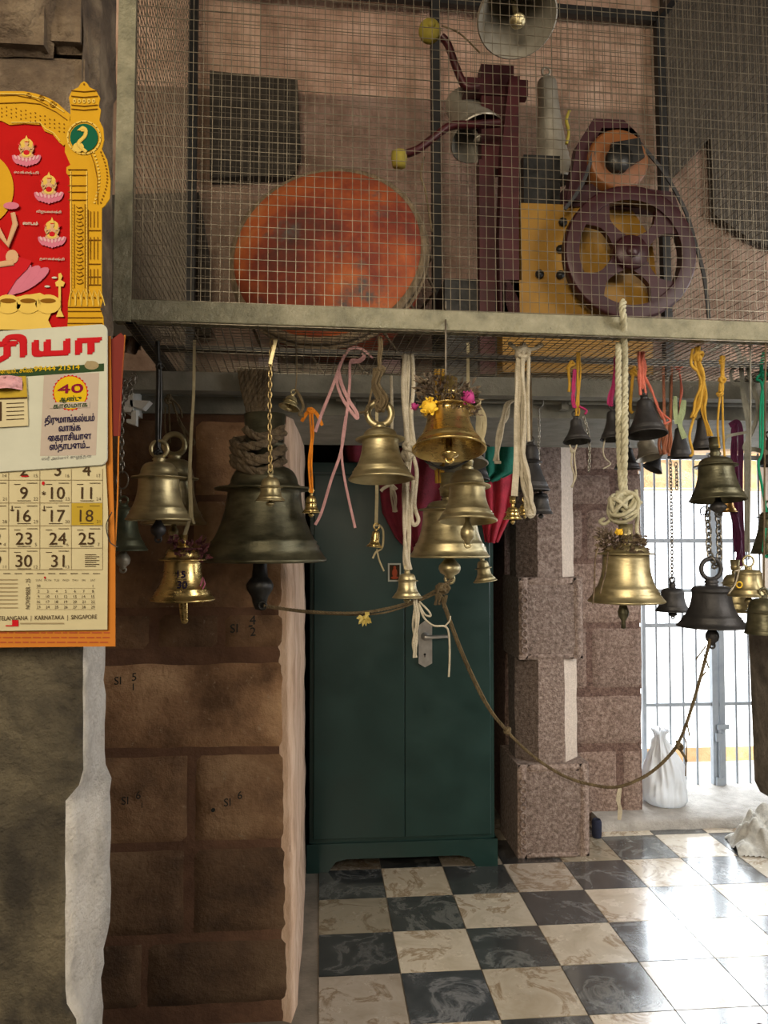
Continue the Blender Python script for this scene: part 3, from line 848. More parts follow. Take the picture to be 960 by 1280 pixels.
def cordmesh(paths, Y):
    mb = MB()
    for pa in paths:
        kind, pts, r = pa[0], pa[1], pa[2]
        if kind == 'knot':
            u, v = pts[0], pts[1]; y = pts[2] if len(pts) > 2 else Y
            c = P(u, v, y); s = S(u, v, y)
            rr = r * s; rk = pa[3] * s
            for k in range(pa[4] if len(pa) > 4 else 4):
                ax = Vector((rnd(-1, 1), rnd(-1, 1), rnd(-1, 1))).normalized(); b = ax.orthogonal().normalized(); b2 = ax.cross(b)
                R1 = rr * rnd(.55, 1)
                off = Vector((rnd(-.3, .3), rnd(-.3, .3), rnd(-.3, .3))) * rr
                mb.sweep([c + off + b * (R1 * math.cos(a)) + b2 * (R1 * math.sin(a) * rnd(.75, .95)) for a in [2 * math.pi * i / 16 for i in range(16)]], rk, n=6, closed=True)
            continue
        p3 = pp(pts, Y)
        s = S(pts[0][0], pts[0][1], p3[0].y)
        sp = smooth_path(p3, 7)
        if kind == 'plain': mb.sweep(sp, r * s, n=8)
        elif kind == 'flat': mb.sweep(sp, r * s, max(.0007, .12 * r * s), n=4, twist=pa[3] if len(pa) > 3 else .02, smooth=False)
        elif kind == 'twist': helix(mb, sp, r * s, 3, pa[3] if len(pa) > 3 else 6)
        elif kind == 'bundle':
            nst = pa[3] if len(pa) > 3 else 4
            for k in range(nst):
                o1, o2 = rnd(-1, 1), rnd(-1, 1)
                ph = rnd(0, 6)
                q = [p + Vector((o1 * r * s * .75 + math.sin(i * .5 + ph) * r * s * .22, o2 * r * s * .6 + math.cos(i * .6 + ph) * r * s * .2, 0)) for i, p in enumerate(sp)]
                mb.sweep(q, r * s * rnd(.3, .42), n=6)
    return mb
def cord(name, label, cat, paths, Y, m, group=None):
    return tag(cordmesh(paths, Y).build(name, m), label, cat, group)
def chain(name, label, pts, Y, lpx, m='chain', w=.55, extra=None):
    mb = MB()
    p3 = smooth_path(pp(pts, Y), 12)
    s = S(pts[0][0], pts[0][1], Y); L_ = lpx * s
    d, k = 0.0, 0
    acc = [0]
    for a, b in zip(p3, p3[1:]): acc.append(acc[-1] + (b - a).length)
    def at(x):
        for i in range(len(p3) - 1):
            if x <= acc[i + 1] or i == len(p3) - 2: return p3[i].lerp(p3[i + 1], (x - acc[i]) / max(1e-6, acc[i + 1] - acc[i]))
    x = 0
    while x < acc[-1]:
        a, b = at(x), at(min(acc[-1], x + L_))
        c = (a + b) / 2; ax = (b - a).normalized()
        if (b - a).length < L_ * .3: break
        side = ax.cross(Vector((0, 1, 0))).normalized() if k % 2 == 0 else ax.cross(Vector((1, .25, 0))).normalized()
        mb.torus(c, L_ * .5, L_ * .13, ax, side, n=10, k=5, sx=1.12, sy=w)
        x += L_ * .78; k += 1
    if extra: extra(mb)
    return tag(mb.build(name, m), label, 'chain')
def garland(name, label, u, v, Y, ru, rv, n, petal, flowers=(), pl=1.0):
    t = thing(name, label, 'garland', P(u, v, Y))
    mb = MB(); s = S(u, v, Y)
    for i in range(n):
        a = rnd(0, 6.28)
        c = P(u + ru * math.cos(a) * rnd(.5, 1), v + rv * rnd(-1, 1) + (rv * .3) * math.cos(a), Y) + Vector((0, math.sin(a) * ru * s * .7, 0))
        d = Vector((math.cos(a) * rnd(.3, 1.2), math.sin(a) * rnd(.3, 1.2) - .2, rnd(-.5, 1.2))).normalized() * s * rnd(6, 12) * pl
        sd = d.orthogonal().normalized() * s * rnd(1.6, 3.4) * pl
        cu = d.cross(sd).normalized() * s * rnd(-1.5, 1.5)
        mb.add([c, c + d * .5 + sd + cu, c + d, c + d * .5 - sd + cu], [(0, 1, 2, 3)], False)
    mb.sweep([P(u, v, Y) + Vector((math.cos(2 * math.pi * i / 16) * ru * .7 * s, math.sin(2 * math.pi * i / 16) * ru * .6 * s, 0)) for i in range(16)], 1.2 * s, n=6, closed=True)
    mb.build('petals', petal, t)
    for fu, fv, fr, fm, dy in flowers:
        q = MB(); c = P(fu, fv, Y - dy); ss = S(fu, fv, Y)
        q.ball(c, fr * ss * .8, n=12, jit=.3)
        for i in range(26):
            d = Vector((rnd(-1, 1), rnd(-1, 1), rnd(-1, 1))).normalized()
            sd = d.orthogonal().normalized() * fr * ss * .28
            q.add([c + d * fr * ss * .5, c + d * fr * ss + sd, c + d * fr * ss * 1.12, c + d * fr * ss - sd], [(0, 1, 2, 3)], False)
        q.build('flower', fm, t)
    return t
# ---- left cluster
yA = YM(197, 428)
bell('brass bell on a black rope, beside the wall calendar', 198, 578, 650, 80, yA, fh=.72, fw_=.83, rw=.62, lpx=10, neck=8, clap=26, cm='soot', cball=.24, dome=.95)
cord('hanging_rope', 'black rope holding the brass bell nearest the wall calendar', 'rope', [('plain', [(197, 427), (198, 470), (197, 520), (197, 560)], 3), ('plain', [(200, 452), (201, 500), (199, 562)], 2.2), ('knot', (198, 566), 5, 2, 3), ('knot', (199, 458), 4, 1.6, 3)], yA, 'ironblack')
yB = 2.52
bell('brass bell half hidden behind the bell on the black rope', 217, 574, 655, 80, yB, fh=.68, fw_=.76, rw=.6, lpx=13, neck=7, clap=22, cm='brass')
cord('hanging_string', 'thin grey cord with a loose looped end behind the black rope', 'string', [('plain', [(211, 497), (212, 530), (213, 554)], 1), ('plain', [(207, 508), (206, 530), (210, 556)], .9), ('plain', [(214, 498), (222, 520), (232, 538), (243, 552), (238, 556), (230, 540), (222, 524)], 1.4), ('plain', [(214, 498), (224, 508), (228, 522)], 1.2), ('knot', (212, 500), 5, 1.6, 4), ('plain', [(212, 490), (212, 500)], 2)], yB, 'jute')
yC_ = 2.3
bell('greenish bronze bell partly hidden behind the wall calendar', 154, 634, 688, 60, yC_, 'olive', fh=.8, fw_=0, rw=.55, lpx=5, neck=4, clap=26, cm='greymetal', cball=.3)
def ring_(mb):
    mb.torus(P(153, 600, yC_), 9 * S(150, 600, yC_), 1.0 * S(150, 600, yC_), n=24, k=6, sx=.8, sy=1.2)
    mb.sweep(pp([(151, 612), (151, 630)], yC_), .0012, n=5)
chain('hanging_chain', 'dark steel chain with a wire ring hanging right beside the wall calendar', [(168, 470), (160, 478), (153, 488), (152, 520), (152, 560), (153, 588)], yC_, 9, 'chain', extra=ring_)
chain('hanging_chain', 'short tangle of steel chain knotted above the white bracket', [(166, 466), (170, 474), (163, 482), (158, 474), (150, 482), (158, 492), (165, 486), (156, 500), (148, 508), (155, 520)], yC_ + .03, 8, 'chain')
yD = 2.12
t_, body, X_, R_, H_ = bell('yellow brass bell with handwritten numbers and a dried maroon garland', 228, 684, 750, 80, yD, 'brassbright', fh=.74, fw_=.73, rw=.56, loop='tube', lpx=6, neck=2, clap=0, flare=2.6)
q = MB(); s_ = S(228, 700, yD)
q.sweep(pp([(228, 700), (229, 756), (230, 770), (230, 779)], yD), [3 * s_, 5.5 * s_, 5 * s_, 3 * s_], [2 * s_, 2 * s_, 2 * s_, 2 * s_], n=10)
q.torus(P(231, 776, yD), 3 * s_, 1.0 * s_, n=14, k=6); q.build('clapper', 'brassbright', t_)
q = MB()
for txt, v, k_ in (('15', 718, .60), ('30', 731, .67)):
    write(q, txt, P(222, v + 4, yD - R_ * k_), (1, 0, -.06), (0, .2, 1), 9 * s_ / .72, bold=.03)
q.box(tuple(P(222, 724.6, yD - R_ * .625)), tuple(P(233, 723.8, yD - R_ * .63)))
Bc = P(228, 750, yD)
for i_, p in enumerate(q.v):                       # paint lies on the curved bell wall
    qz = min(1, max(0, ((p.z - Bc.z) / H_ - .03) / .71))
    rr_ = R_ * (.56 + .42 * (1 - qz) ** 2.6) + .0012
    dx_ = p.x - Bc.x
    q.v[i_] = Vector((p.x, Bc.y - math.sqrt(max(0, rr_ * rr_ - dx_ * dx_)), p.z))
q.build('number_mark', 'c_navy', t_)
q = MB(); q.sweep(pp([(250, 733), (254, 722), (256, 730), (253, 736)], yD - R_ * .45), .003, n=6); q.build('red_smear', 'c_pink', t_)
garland('dried_garland', 'dried maroon flower garland wound on the neck of the yellow numbered bell', 236, 686, yD - .02, 22, 12, 90, 'petalmaroon')
cord('hanging_strap', 'flat beige strap hanging down to the yellow numbered bell', 'strap', [('flat', [(243, 424), (242, 490), (239, 540), (237, 600), (238, 640), (230, 672)], 2.4, .02), ('flat', [(244, 424), (241, 500), (238, 560), (240, 640), (243, 655)], 1.4, .03)], yD, 'tape')
br = MB()
yb = 2.5
br.prism(pp([(162, 500), (187, 501), (178, 511), (163, 508)], yb), (0, .05, 0)); br.prism(pp([(164, 513), (170, 513), (170, 532), (158, 528), (158, 524), (164, 524)], yb), (0, .03, 0)); br.box(tuple(P(166, 515, yb)), tuple(P(170, 490, yb + .15)))
tag(br.build('small_bracket', 'whitebracket'), 'small white plastic bracket fixed under the iron beam by the calendar', 'bracket')
rg = MB()
vs, fs = [], []
for k in range(8):
    for i in range(10):
        f_, g_ = i / 9, k / 7
        vs.append(P(154 + 24 * f_, 422 + 22 * g_ * (1 - .4 * f_) + 4 * f_, 2.12) + Vector((0, .02 * math.sin(f_ * 9 + g_ * 3), 0)))
for k in range(7):
    for i in range(9): fs.append((k * 10 + i, k * 10 + i + 1, k * 10 + i + 11, k * 10 + i + 10))
rg.add(vs, fs, True); o = rg.build('hanging_rag', 'rag'); tag(o, 'brown rag tied at the left corner under the cage', 'rag')
# ---- the great bell
yG = 2.41
t_, body, X_, R_, H_ = bell('great dark bronze bell slung on a thick sooty rope, largest of the bells', 330, 583, 701, 156, yG, 'bronze', fh=.74, fw_=.79, rw=.585, loop='tube', lpx=26, neck=8, clap=0, dome=.96, flare=1.9)
q = MB(); s_ = S(330, 720, yG)
q.lathe([(0, -62 * s_), (6 * s_, -60 * s_), (9 * s_, -52 * s_), (10 * s_, -46 * s_), (11 * s_, -44 * s_), (16 * s_, -36 * s_), (17 * s_, -30 * s_), (14 * s_, -24 * s_), (10 * s_, -20 * s_), (9 * s_, -8 * s_), (8 * s_, 30 * s_), (0, 32 * s_)], Matrix.Translation(P(325, 701, yG)), n=26)
q.torus(P(328, 757, yG - .02), 4.5 * s_, 1.8 * s_, n=16, k=8)
q.build('clapper', 'ironblack', t_)
cord('thick_rope', 'thick sooty brown rope bundle wound around the crown of the great bell', 'rope',
     [('twist', [(u0, 459), (u0 + d * .4, 480), (u1, 520), (u1 + 2, 548)], 4.2) for u0, d, u1 in ((300, 8, 312), (307, 6, 318), (314, 4, 322), (321, -4, 318), (327, -6, 326), (334, -8, 322), (338, -6, 330))] +
     [('twist', [(292, v), (300, v + 6, yG - .07), (325, v + 10 + d, yG - .09), (348, v + d, yG - .05), (352, v - 6 + d, yG), (325, v - 6, yG + .07), (292, v, yG)], 6) for v, d in ((552, -6), (560, 4), (570, -4), (577, 3))] +
     [('twist', [(306, 536, yG - .05), (322, 546, yG - .08), (346, 540, yG - .05), (350, 530, yG), (330, 526, yG)], 5.4), ('twist', [(350, 556), (353, 570), (347, 582)], 4.6), ('twist', [(342, 530), (349, 546), (352, 560)], 4.6)], yG, 'darkrope')
yH = YM(338, 424)
bell('small brass bell on a chain hanging in front of the great bell', 338, 597, 626, 37, yH, fh=.55, fw_=.86, rw=.68, lpx=3, neck=5, clap=8, cball=.3, flare=2.6)
chain('hanging_chain', 'brass chain of twisted links holding the small bell before the great bell', [(340, 424), (338, 460), (337, 520), (338, 586)], yH, 8.5, 'chainbrass', w=.5)
cord('hanging_hook', 'flat brass strip hooked over the mesh above the brass chain', 'hook', [('flat', [(345, 424), (341, 440), (337, 455)], 3)], yH - .01, 'brass')
yI = YM(371, 436)
bell('tiny tilted brass bell on a wire left of the orange ribbon', 365, 496, 511, 27, yI, fh=.5, fw_=.72, rw=.6, lpx=3, neck=4, clap=5, cball=.3, tilt=(12, 14))
cord('hanging_wire', 'thin wire with a twisted hook above the tiny tilted bell', 'wire', [('plain', [(371, 434), (371, 470), (369, 487)], .8), ('plain', [(369, 434), (372, 432), (373, 436)], .8), ('plain', [(370, 487), (376, 498), (379, 510), (374, 518), (380, 520)], 2)], yI, 'jute')
yJ = 2.3
bell('tiny brass bell at the end of the orange ribbon', 389, 620, 641, 23, yJ, 'brassbright', fh=.55, fw_=.72, rw=.6, lpx=3, neck=4, clap=6, cball=.3)
cord('orange_ribbon', 'bright orange ribbon tied in a bow to the lintel beam', 'ribbon', [('bundle', [(389, 511), (390, 545), (388, 575), (389, 616)], 2.8, 5), ('flat', [(389, 511), (383, 517), (377, 527)], 2.4, .1), ('flat', [(390, 511), (397, 519), (403, 532)], 2.2, .1), ('knot', (389, 513), 4, 1.8, 4)], yJ, 'orange')
cord('hanging_ribbon', 'long dusty pink ribbon looped from the mesh between the great bell and the next', 'ribbon', [('flat', [(466, 448), (452, 436), (438, 436), (428, 450), (415, 485), (403, 515), (394, 540)], 2, .02), ('flat', [(426, 452), (421, 475), (428, 498), (445, 522), (446, 516), (436, 500), (427, 480), (423, 462)], 2.2, .02), ('flat', [(456, 444), (448, 450), (438, 452), (437, 480), (433, 520), (426, 565), (414, 600), (402, 640), (394, 656)], 1.8, .02), ('flat', [(432, 520), (427, 560), (431, 600), (444, 660)], 1.8, .02), ('flat', [(452, 442), (456, 446), (450, 452), (438, 453)], 1.8, .02)], 2.2, 'pink')
# ---- middle
yK = YM(472, 421)
bell('brass bell with a thick ring crown on brown jute left of the white rope', 475, 536, 600, 82, yK, fh=.77, fw_=.76, rw=.55, lpx=15, neck=6, clap=0, loopr=.3, flare=2.1, tilt=(5, -1), dome=1.0)
cord('jute_rope', 'brown jute string twisted above the ring of a brass bell', 'rope', [('bundle', [(474, 420), (474, 440), (474, 462)], 4, 6), ('bundle', [(474, 460), (470, 480), (478, 500), (475, 514)], 7, 6), ('plain', [(470, 466), (464, 490), (459, 512), (449, 516)], 1.5), ('knot', (475, 462), 6, 2, 5), ('knot', (474, 506), 7, 1.6, 5)], yK - .02, 'jute')
yL = 2.34
bell('tiny brass bell on a beige tape with frayed white threads', 470, 664, 684, 21, yL, 'brassbright', fh=.5, fw_=0, rw=.5, lpx=3.5, neck=3, clap=0, tilt=(0, 6))
cord('hanging_tape', 'narrow beige tape hanging below the ring crowned bell to the tiny bell', 'tape', [('flat', [(471, 470), (471, 560), (471, 620), (470, 658)], 2.6, .01), ('plain', [(474, 656), (479, 664), (478, 684), (470, 690), (466, 698)], 1.3), ('plain', [(471, 686), (474, 700), (480, 714)], 1.1)], yL, 'tape')
yN = YM(560, 409)
t_, body, X_, R_, H_ = bell('shiny brass bell under a dried flower garland, mouth tilted forward', 560, 506, 566, 92, yN, 'brassbright', fh=.84, fw_=.74, rw=.56, loop='tube', lpx=13, neck=6, clap=13, cball=.26, tilt=(14, 1), flare=2.0)
q = MB(); s_ = S(557, 430, yN)
q.sweep(smooth_path(pp([(557, 470), (557, 440), (557, 410), (557, 394, 1.96), (557, 386, 1.925), (557, 377, 1.93)], yN)), 1.3 * s_, n=6)
tag(q.build('hanging_wire', 'wiredark'), 'straight iron wire hooked over the cage front rail to the shiny bell', 'wire')
garland('dried_garland', 'dried flower garland with one marigold on the shiny bell', 560, 496, yN, 36, 18, 620, 'petaldark', [(536, 508, 11, 'petalyellow', .06), (586, 497, 9, 'petalmagenta', .06), (518, 508, 5, 'petalmagenta', .03)])
cord('hanging_leaf', 'dry curled leaf strip hanging at the right shoulder of the shiny bell', 'strip', [('flat', [(594, 500), (600, 520), (598, 540), (604, 560)], 5, .12), ('flat', [(597, 506), (606, 525), (602, 548)], 3.4, .2), ('plain', [(594, 500), (600, 502), (597, 510)], 1.5)], yN + .1, 'tape')
yO = 2.37
bell('dull grey bell with a black wire hoop behind the shiny bell', 572, 546, 582, 74, yO, 'greymetal', fh=.78, fw_=.66, rw=.58, loop='ring', lpx=6, neck=4, clap=0, tilt=(10, 0))
cord('hanging_hoop', 'black wire hoop hanging under the shiny bell', 'wire', [('plain', [(528, 566), (534, 578), (552, 584), (572, 582), (590, 572), (600, 560)], 1.4), ('plain', [(536, 578), (556, 587), (578, 580), (596, 566)], 1.2), ('plain', [(598, 562), (606, 556), (612, 558)], 1), ('plain', [(600, 562), (604, 570)], 1)], yN + .06, 'ironblack')
bell('dark bell with a pale rim just right of the shiny bell', 600, 556, 598, 36, 2.5, 'soot', fh=.85, fw_=0, rw=.45, lpx=4, neck=3, clap=0, tilt=(0, 8))
yQ = 2.2
bell('brass bell with hanging clapper in front of the wide bell', 584, 588, 652, 74, yQ, fh=.66, fw_=.80, rw=.6, loop='tube', lpx=8, neck=6, clap=32, cm='brass', cball=.25, tilt=(7, 1), flare=2.4)
yR_ = 2.42
bell('wide brass bell tied to the long clapper rope at its tongue', 562, 626, 696, 100, yR_, fh=.82, fw_=.78, rw=.66, loop='tube', lpx=13, neck=6, clap=30, cball=.28, flare=2.2, dome=.9)
cord('yellow_string', 'yellow cloth cord holding the wide brass bell', 'string', [('bundle', [(549, 462), (549, 500), (549, 560), (549, 604)], 6, 6)], yR_, 'yellowcloth')
cord('hanging_tape', 'plain tape above the brass bell with a hanging clapper', 'tape', [('flat', [(585, 428), (585, 500), (585, 545), (585, 572)], 2.6, .0)], yQ + .02, 'tape')
bell('small dull tilted bell at the lower right of the wide bell', 603, 701, 727, 30, 2.6, 'brass', fh=.62, fw_=.72, rw=.52, lpx=3.5, neck=3, clap=0, tilt=(0, -8))
cord('hanging_string', 'grey cord curving down to the small dull tilted bell', 'string', [('plain', [(598, 470), (598, 560), (594, 640), (597, 672), (606, 684), (608, 694)], 1.4)], 2.6, 'greythread')
yS = YM(508, 440)
bell('small brass bell at the foot of the long white rope', 509, 717, 747, 38, yS, fh=.68, fw_=.72, rw=.58, lpx=3.5, neck=4, clap=7, cball=.24, flare=2.8)
cord('white_rope', 'long white cotton rope knotted halfway above the small bell', 'rope', [('bundle', [(507, 443), (508, 500), (510, 560), (508, 620), (508, 680), (510, 712)], 5.5, 7), ('plain', [(515, 443), (517, 480), (514, 520), (518, 556)], 2.6), ('plain', [(506, 444), (504, 490), (508, 540), (510, 566)], 3), ('plain', [(514, 564), (521, 590), (518, 630), (523, 650), (517, 656), (514, 640), (517, 600)], 2.6), ('plain', [(516, 560), (525, 552), (526, 546)], 2.6), ('knot', (512, 560), 9, 2.6, 6), ('knot', (509, 568), 8, 2.4, 4)], yS, 'whiterope')
cord('frayed_tassel', 'short frayed white tassel hanging behind the ring crowned bell', 'tassel', [('bundle', [(489, 590), (489, 606), (492, 620), (493, 640)], 4, 6), ('plain', [(488, 606), (480, 610), (476, 614)], 2.2), ('plain', [(490, 606), (496, 612)], 2), ('plain', [(489, 470), (490, 530), (489, 592)], 2)], 2.34, 'whiterope')
cord('hanging_thread', 'white threads trailing from the small bell down past the cupboard handle', 'thread', [('bundle', [(519, 748), (521, 770), (520, 790), (518, 808), (519, 822)], 3.4, 5), ('plain', [(524, 752), (536, 764), (538, 770), (531, 768), (524, 756)], 1.3), ('plain', [(523, 754), (530, 772), (542, 782), (556, 783), (561, 792), (562, 820), (561, 846)], 1.3), ('plain', [(520, 750), (516, 780), (519, 800)], 1.3), ('plain', [(556, 783), (562, 776), (563, 770)], 1)], yS - .01, 'whiterope')
# clapper rope
yE = yG - .02
cord('clapper_rope', 'long sagging rope linking the clappers of three big bells', 'rope',
     [('twist', [(330, 757, yE), (380, 764, yE), (450, 766, yE - .02), (510, 754, yR_ - .02), (545, 738, yR_ - .01), (565, 724, yR_ - .01)], 2.1),
      ('plain', [(332, 759, yE), (400, 767, yE), (480, 766, yE), (548, 741, yR_ - .02)], 1.2),
      ('twist', [(548, 738, yR_ - .02), (575, 812, 2.4), (605, 876, 2.38), (632, 912, 2.36), (665, 944, 2.33), (705, 970, 2.3), (745, 982, 2.27), (775, 983, 2.25), (810, 968, 2.23), (838, 943, 2.22), (852, 920, 2.21), (866, 880, 2.2), (880, 830, 2.2), (888, 797, 2.19)], 2.0),
      ('plain', [(553, 745, yR_ - .03), (580, 818, 2.39), (612, 884, 2.37), (636, 914, 2.36)], 1.1),
      ('knot', (553, 737, yR_ - .02), 8, 2, 6), ('knot', (634, 913, 2.36), 4, 1.6, 4), ('knot', (848, 932, 2.21), 5, 1.6, 5), ('bundle', [(548, 742, yR_ - .03), (546, 756, yR_ - .03)], 4, 5), ('bundle', [(556, 744, yR_ - .03), (554, 760, yR_ - .03)], 3, 4),
      ('plain', [(848, 934, 2.21), (856, 946, 2.2), (858, 952, 2.2)], 1.6), ('plain', [(852, 920, 2.21), (858, 930, 2.2), (857, 970, 2.2)], .8), ('plain', [(858, 900, 2.2), (862, 920, 2.2)], .9), ('plain', [(874, 850, 2.2), (882, 840, 2.2)], .9), ('plain', [(880, 818, 2.2), (886, 835, 2.2)], .9), ('plain', [(882, 808, 2.2), (870, 824, 2.2)], .9)], yE, 'jute')
fb = thing('yellow_flower', 'small faded yellow flower hanging on the clapper rope', 'flower', P(456, 772, yE - .02))
q = MB(); c = P(456, 772, yE - .03); s_ = S(456, 772, yE)
for k in range(9):
    d = Vector((math.cos(k * .72) * rnd(.5, 1), rnd(-.7, .2), math.sin(k * .72) * .6 - .45)).normalized() * s_ * rnd(7, 12)
    sd = d.cross(Vector((.2, 1, 0))).normalized() * s_ * rnd(2, 3.4)
    q.add([c, c + d * .6 + sd, c + d + Vector((0, -.004, -.004)), c + d * .6 - sd], [(0, 1, 2, 3)], False)
q.ball(c, 3 * s_); q.build('petals', 'petalpale', fb)
cord('hanging_streamer', 'thin pale shred of paper dangling from the lowest sag of the rope', 'streamer', [('flat', [(775, 985), (773, 1000), (775, 1012), (774, 1025)], 3, .15)], 2.25, 'whiterope')
# ---- right of the middle
yT = YM(655, 432)
cord('hanging_strip', 'bunch of white cotton strips knotted at the mesh right of the shiny bell', 'rope', [('knot', (653, 440), 10, 3, 7), ('plain', [(652, 440), (640, 432), (636, 428)], 2.6), ('plain', [(654, 438), (668, 436), (678, 430)], 2.6), ('bundle', [(650, 444), (651, 500), (651, 560), (656, 600), (662, 630), (662, 644)], 6.5, 9), ('flat', [(649, 446), (646, 520), (646, 570), (643, 620)], 4.5, .02), ('plain', [(661, 446), (660, 500), (661, 552)], 2.2), ('knot', (662, 641), 5, 2, 5)], yT, 'whiterope')
cord('hanging_strip', 'shorter white strip hooked on the lintel left of the cotton strips', 'rope', [('bundle', [(644, 500), (634, 506), (627, 530), (622, 560), (620, 576)], 3.4, 6), ('plain', [(636, 502), (634, 520), (630, 528)], 2.4), ('plain', [(618, 578), (626, 578)], 2)], 2.5, 'whiterope')
bell('small bright brass bell beside the end of the cotton strips', 641, 634, 649, 24, yT + .02, 'brassbright', fh=.55, fw_=.85, rw=.65, loop='tube', lpx=4, neck=5, clap=7, cball=.24)
bell('small bright brass bell partly behind the end of the cotton strips', 656, 630, 644, 20, yT + .08, 'brassbright', fh=.55, fw_=.8, rw=.65, lpx=3, neck=3, clap=5, cball=.2)
yV = 2.36
bell('dark blackened bell behind the cotton strips', 664, 556, 613, 46, yV, 'soot', fh=.6, fw_=.62, rw=.45, lpx=4, neck=3, clap=0, flare=1.3)
bell('small dark bell hanging just under the blackened bell', 676, 616, 642, 30, yV + .04, 'soot', fh=.75, fw_=.7, rw=.62, lpx=3, neck=3, clap=7, cball=.24)
cord('hanging_string', 'dark cord above the blackened bell behind the cotton strips', 'string', [('plain', [(662, 452), (664, 500), (664, 550)], 1.4), ('plain', [(676, 606), (676, 614)], 1)], yV, 'darkrope')
chain('hanging_chain', 'thin steel chain on a ring hook under the lintel', [(673, 508), (674, 540), (673, 570), (675, 595)], 2.56, 4.5, 'chain', extra=lambda mb: (mb.torus(P(672, 503, 2.56), 7 * S(672, 503, 2.56), 1.2 * S(672, 503, 2.56), n=20, k=6), mb.sweep(pp([(672, 488), (672, 496)], 2.56), .0025, n=6)))
yW = YM(722, 441)
bell('small dark bell on a yellow cord with a chain beside it', 720, 524, 553, 35, yW, 'soot', fh=.72, fw_=0, rw=.42, lpx=4, neck=3, clap=0, tilt=(8, 0), flare=1.4)
cord('yellow_string', 'doubled yellow cord tied over the dark bell, left of the thick nylon rope', 'string', [('bundle', [(723, 440), (723, 470), (722, 505), (721, 520)], 3, 5), ('plain', [(718, 456), (711, 460), (712, 480), (711, 490)], 1.8), ('plain', [(718, 456), (714, 452), (709, 462)], 1.8)], yW, 'yellowcloth')
cord('magenta_thread', 'magenta thread twisted beside the doubled yellow cord', 'thread', [('bundle', [(718, 462), (717, 485), (716, 496), (718, 510)], 2.4, 5), ('plain', [(724, 508), (733, 513), (731, 518)], 1.4)], yW - .01, 'magenta')
chain('hanging_chain', 'short pale chain hanging at the right side of the dark bell on a yellow cord', [(729, 520), (734, 535), (737, 560), (736, 590)], yW, 5, 'chain')
cord('hanging_thread', 'loose white thread under the dark bell on a yellow cord', 'thread', [('plain', [(712, 556), (715, 566), (714, 580), (718, 596), (715, 610)], 1), ('plain', [(721, 556), (718, 570), (720, 595), (714, 609)], 1), ('knot', (715, 564), 2.5, 1, 3)], yW - .02, 'whiterope')
yX = YM(768, 447)
bell('dark bell half hidden behind the thick nylon rope', 766, 514, 550, 34, yX, 'soot', fh=.74, fw_=0, rw=.45, lpx=4, neck=3, clap=0, tilt=(6, 0), flare=1.4)
cord('magenta_thread', 'magenta thread bundle hanging behind the thick nylon rope', 'thread', [('bundle', [(769, 446), (769, 475), (765, 496), (764, 508)], 3, 6), ('flat', [(768, 480), (763, 494), (761, 506)], 3, .1)], yX, 'magenta')
cord('hanging_thread', 'thin white thread curling below the bell behind the nylon rope', 'thread', [('plain', [(757, 545), (754, 562), (756, 572), (763, 580), (754, 586)], .9)], yX, 'whiterope')
bell('dark conical bell below the magenta threads', 784, 560, 586, 32, 2.5, 'soot', fh=.8, fw_=0, rw=.45, lpx=3, neck=3, clap=0, flare=1.3)
cord('hanging_string', 'thin dark cord above the lower conical bell behind the nylon rope', 'string', [('plain', [(786, 470), (786, 520), (785, 556)], 1)], 2.5, 'darkrope')
yY = 1.87
yZ = YM(773, 428)
t_, body, X_, R_, H_ = bell('large brass bell on the thick cream nylon rope', 783, 681, 752, 94, yZ, fh=.82, fw_=.74, rw=.6, loop='tube', lpx=9, neck=6, clap=0, flare=2.6, dome=.98)
q = MB(); s_ = S(783, 760, yZ)
q.lathe([(0, -34 * s_), (3 * s_, -33 * s_), (2.6 * s_, -24 * s_), (6 * s_, -18 * s_), (7 * s_, -13 * s_), (5 * s_, -7 * s_), (4 * s_, 0), (4 * s_, 30 * s_)], Matrix.Translation(P(779, 752, yZ)), n=18); q.build('clapper', 'bronze', t_)
cord('nylon_rope', 'thick cream nylon rope doubled over the cage rail and knotted above a brass bell', 'rope',
     [('twist', [(779, 377, 1.95), (778, 386, 1.925), (779, 396, 1.915), (780, 420, 1.96), (781, 470, 2.04), (781, 540, yZ - .02), (780, 600, yZ), (782, 650, yZ)], 4.6, 6.5), ('twist', [(773, 428), (773, 500), (774, 560), (777, 610), (780, 640)], 4.0, 6.5),
      ('knot', (775, 632, yZ - .02), 21, 2.6, 16), ('plain', [(756, 648), (750, 652), (756, 655), (768, 646)], 2.2), ('plain', [(795, 612), (797, 640), (796, 660), (798, 672)], 2.4), ('plain', [(790, 622), (802, 628), (796, 630)], 1.5), ('plain', [(766, 640), (768, 652), (782, 654), (784, 640)], 2)], yZ, 'nylon')
garland('dried_garland', 'dried purple garland draped on the crown of the bell on the nylon rope', 776, 678, yZ - .015, 27, 11, 260, 'petaldark', [(774, 665, 5, 'petalyellow', .05)])
cord('dry_string', 'dry stems trailing from the purple garland over the bell side', 'string', [('plain', [(748, 682), (744, 700), (743, 730), (741, 755)], 1), ('plain', [(760, 690), (757, 715), (750, 742)], .9)], yZ - .1, 'petaldark')
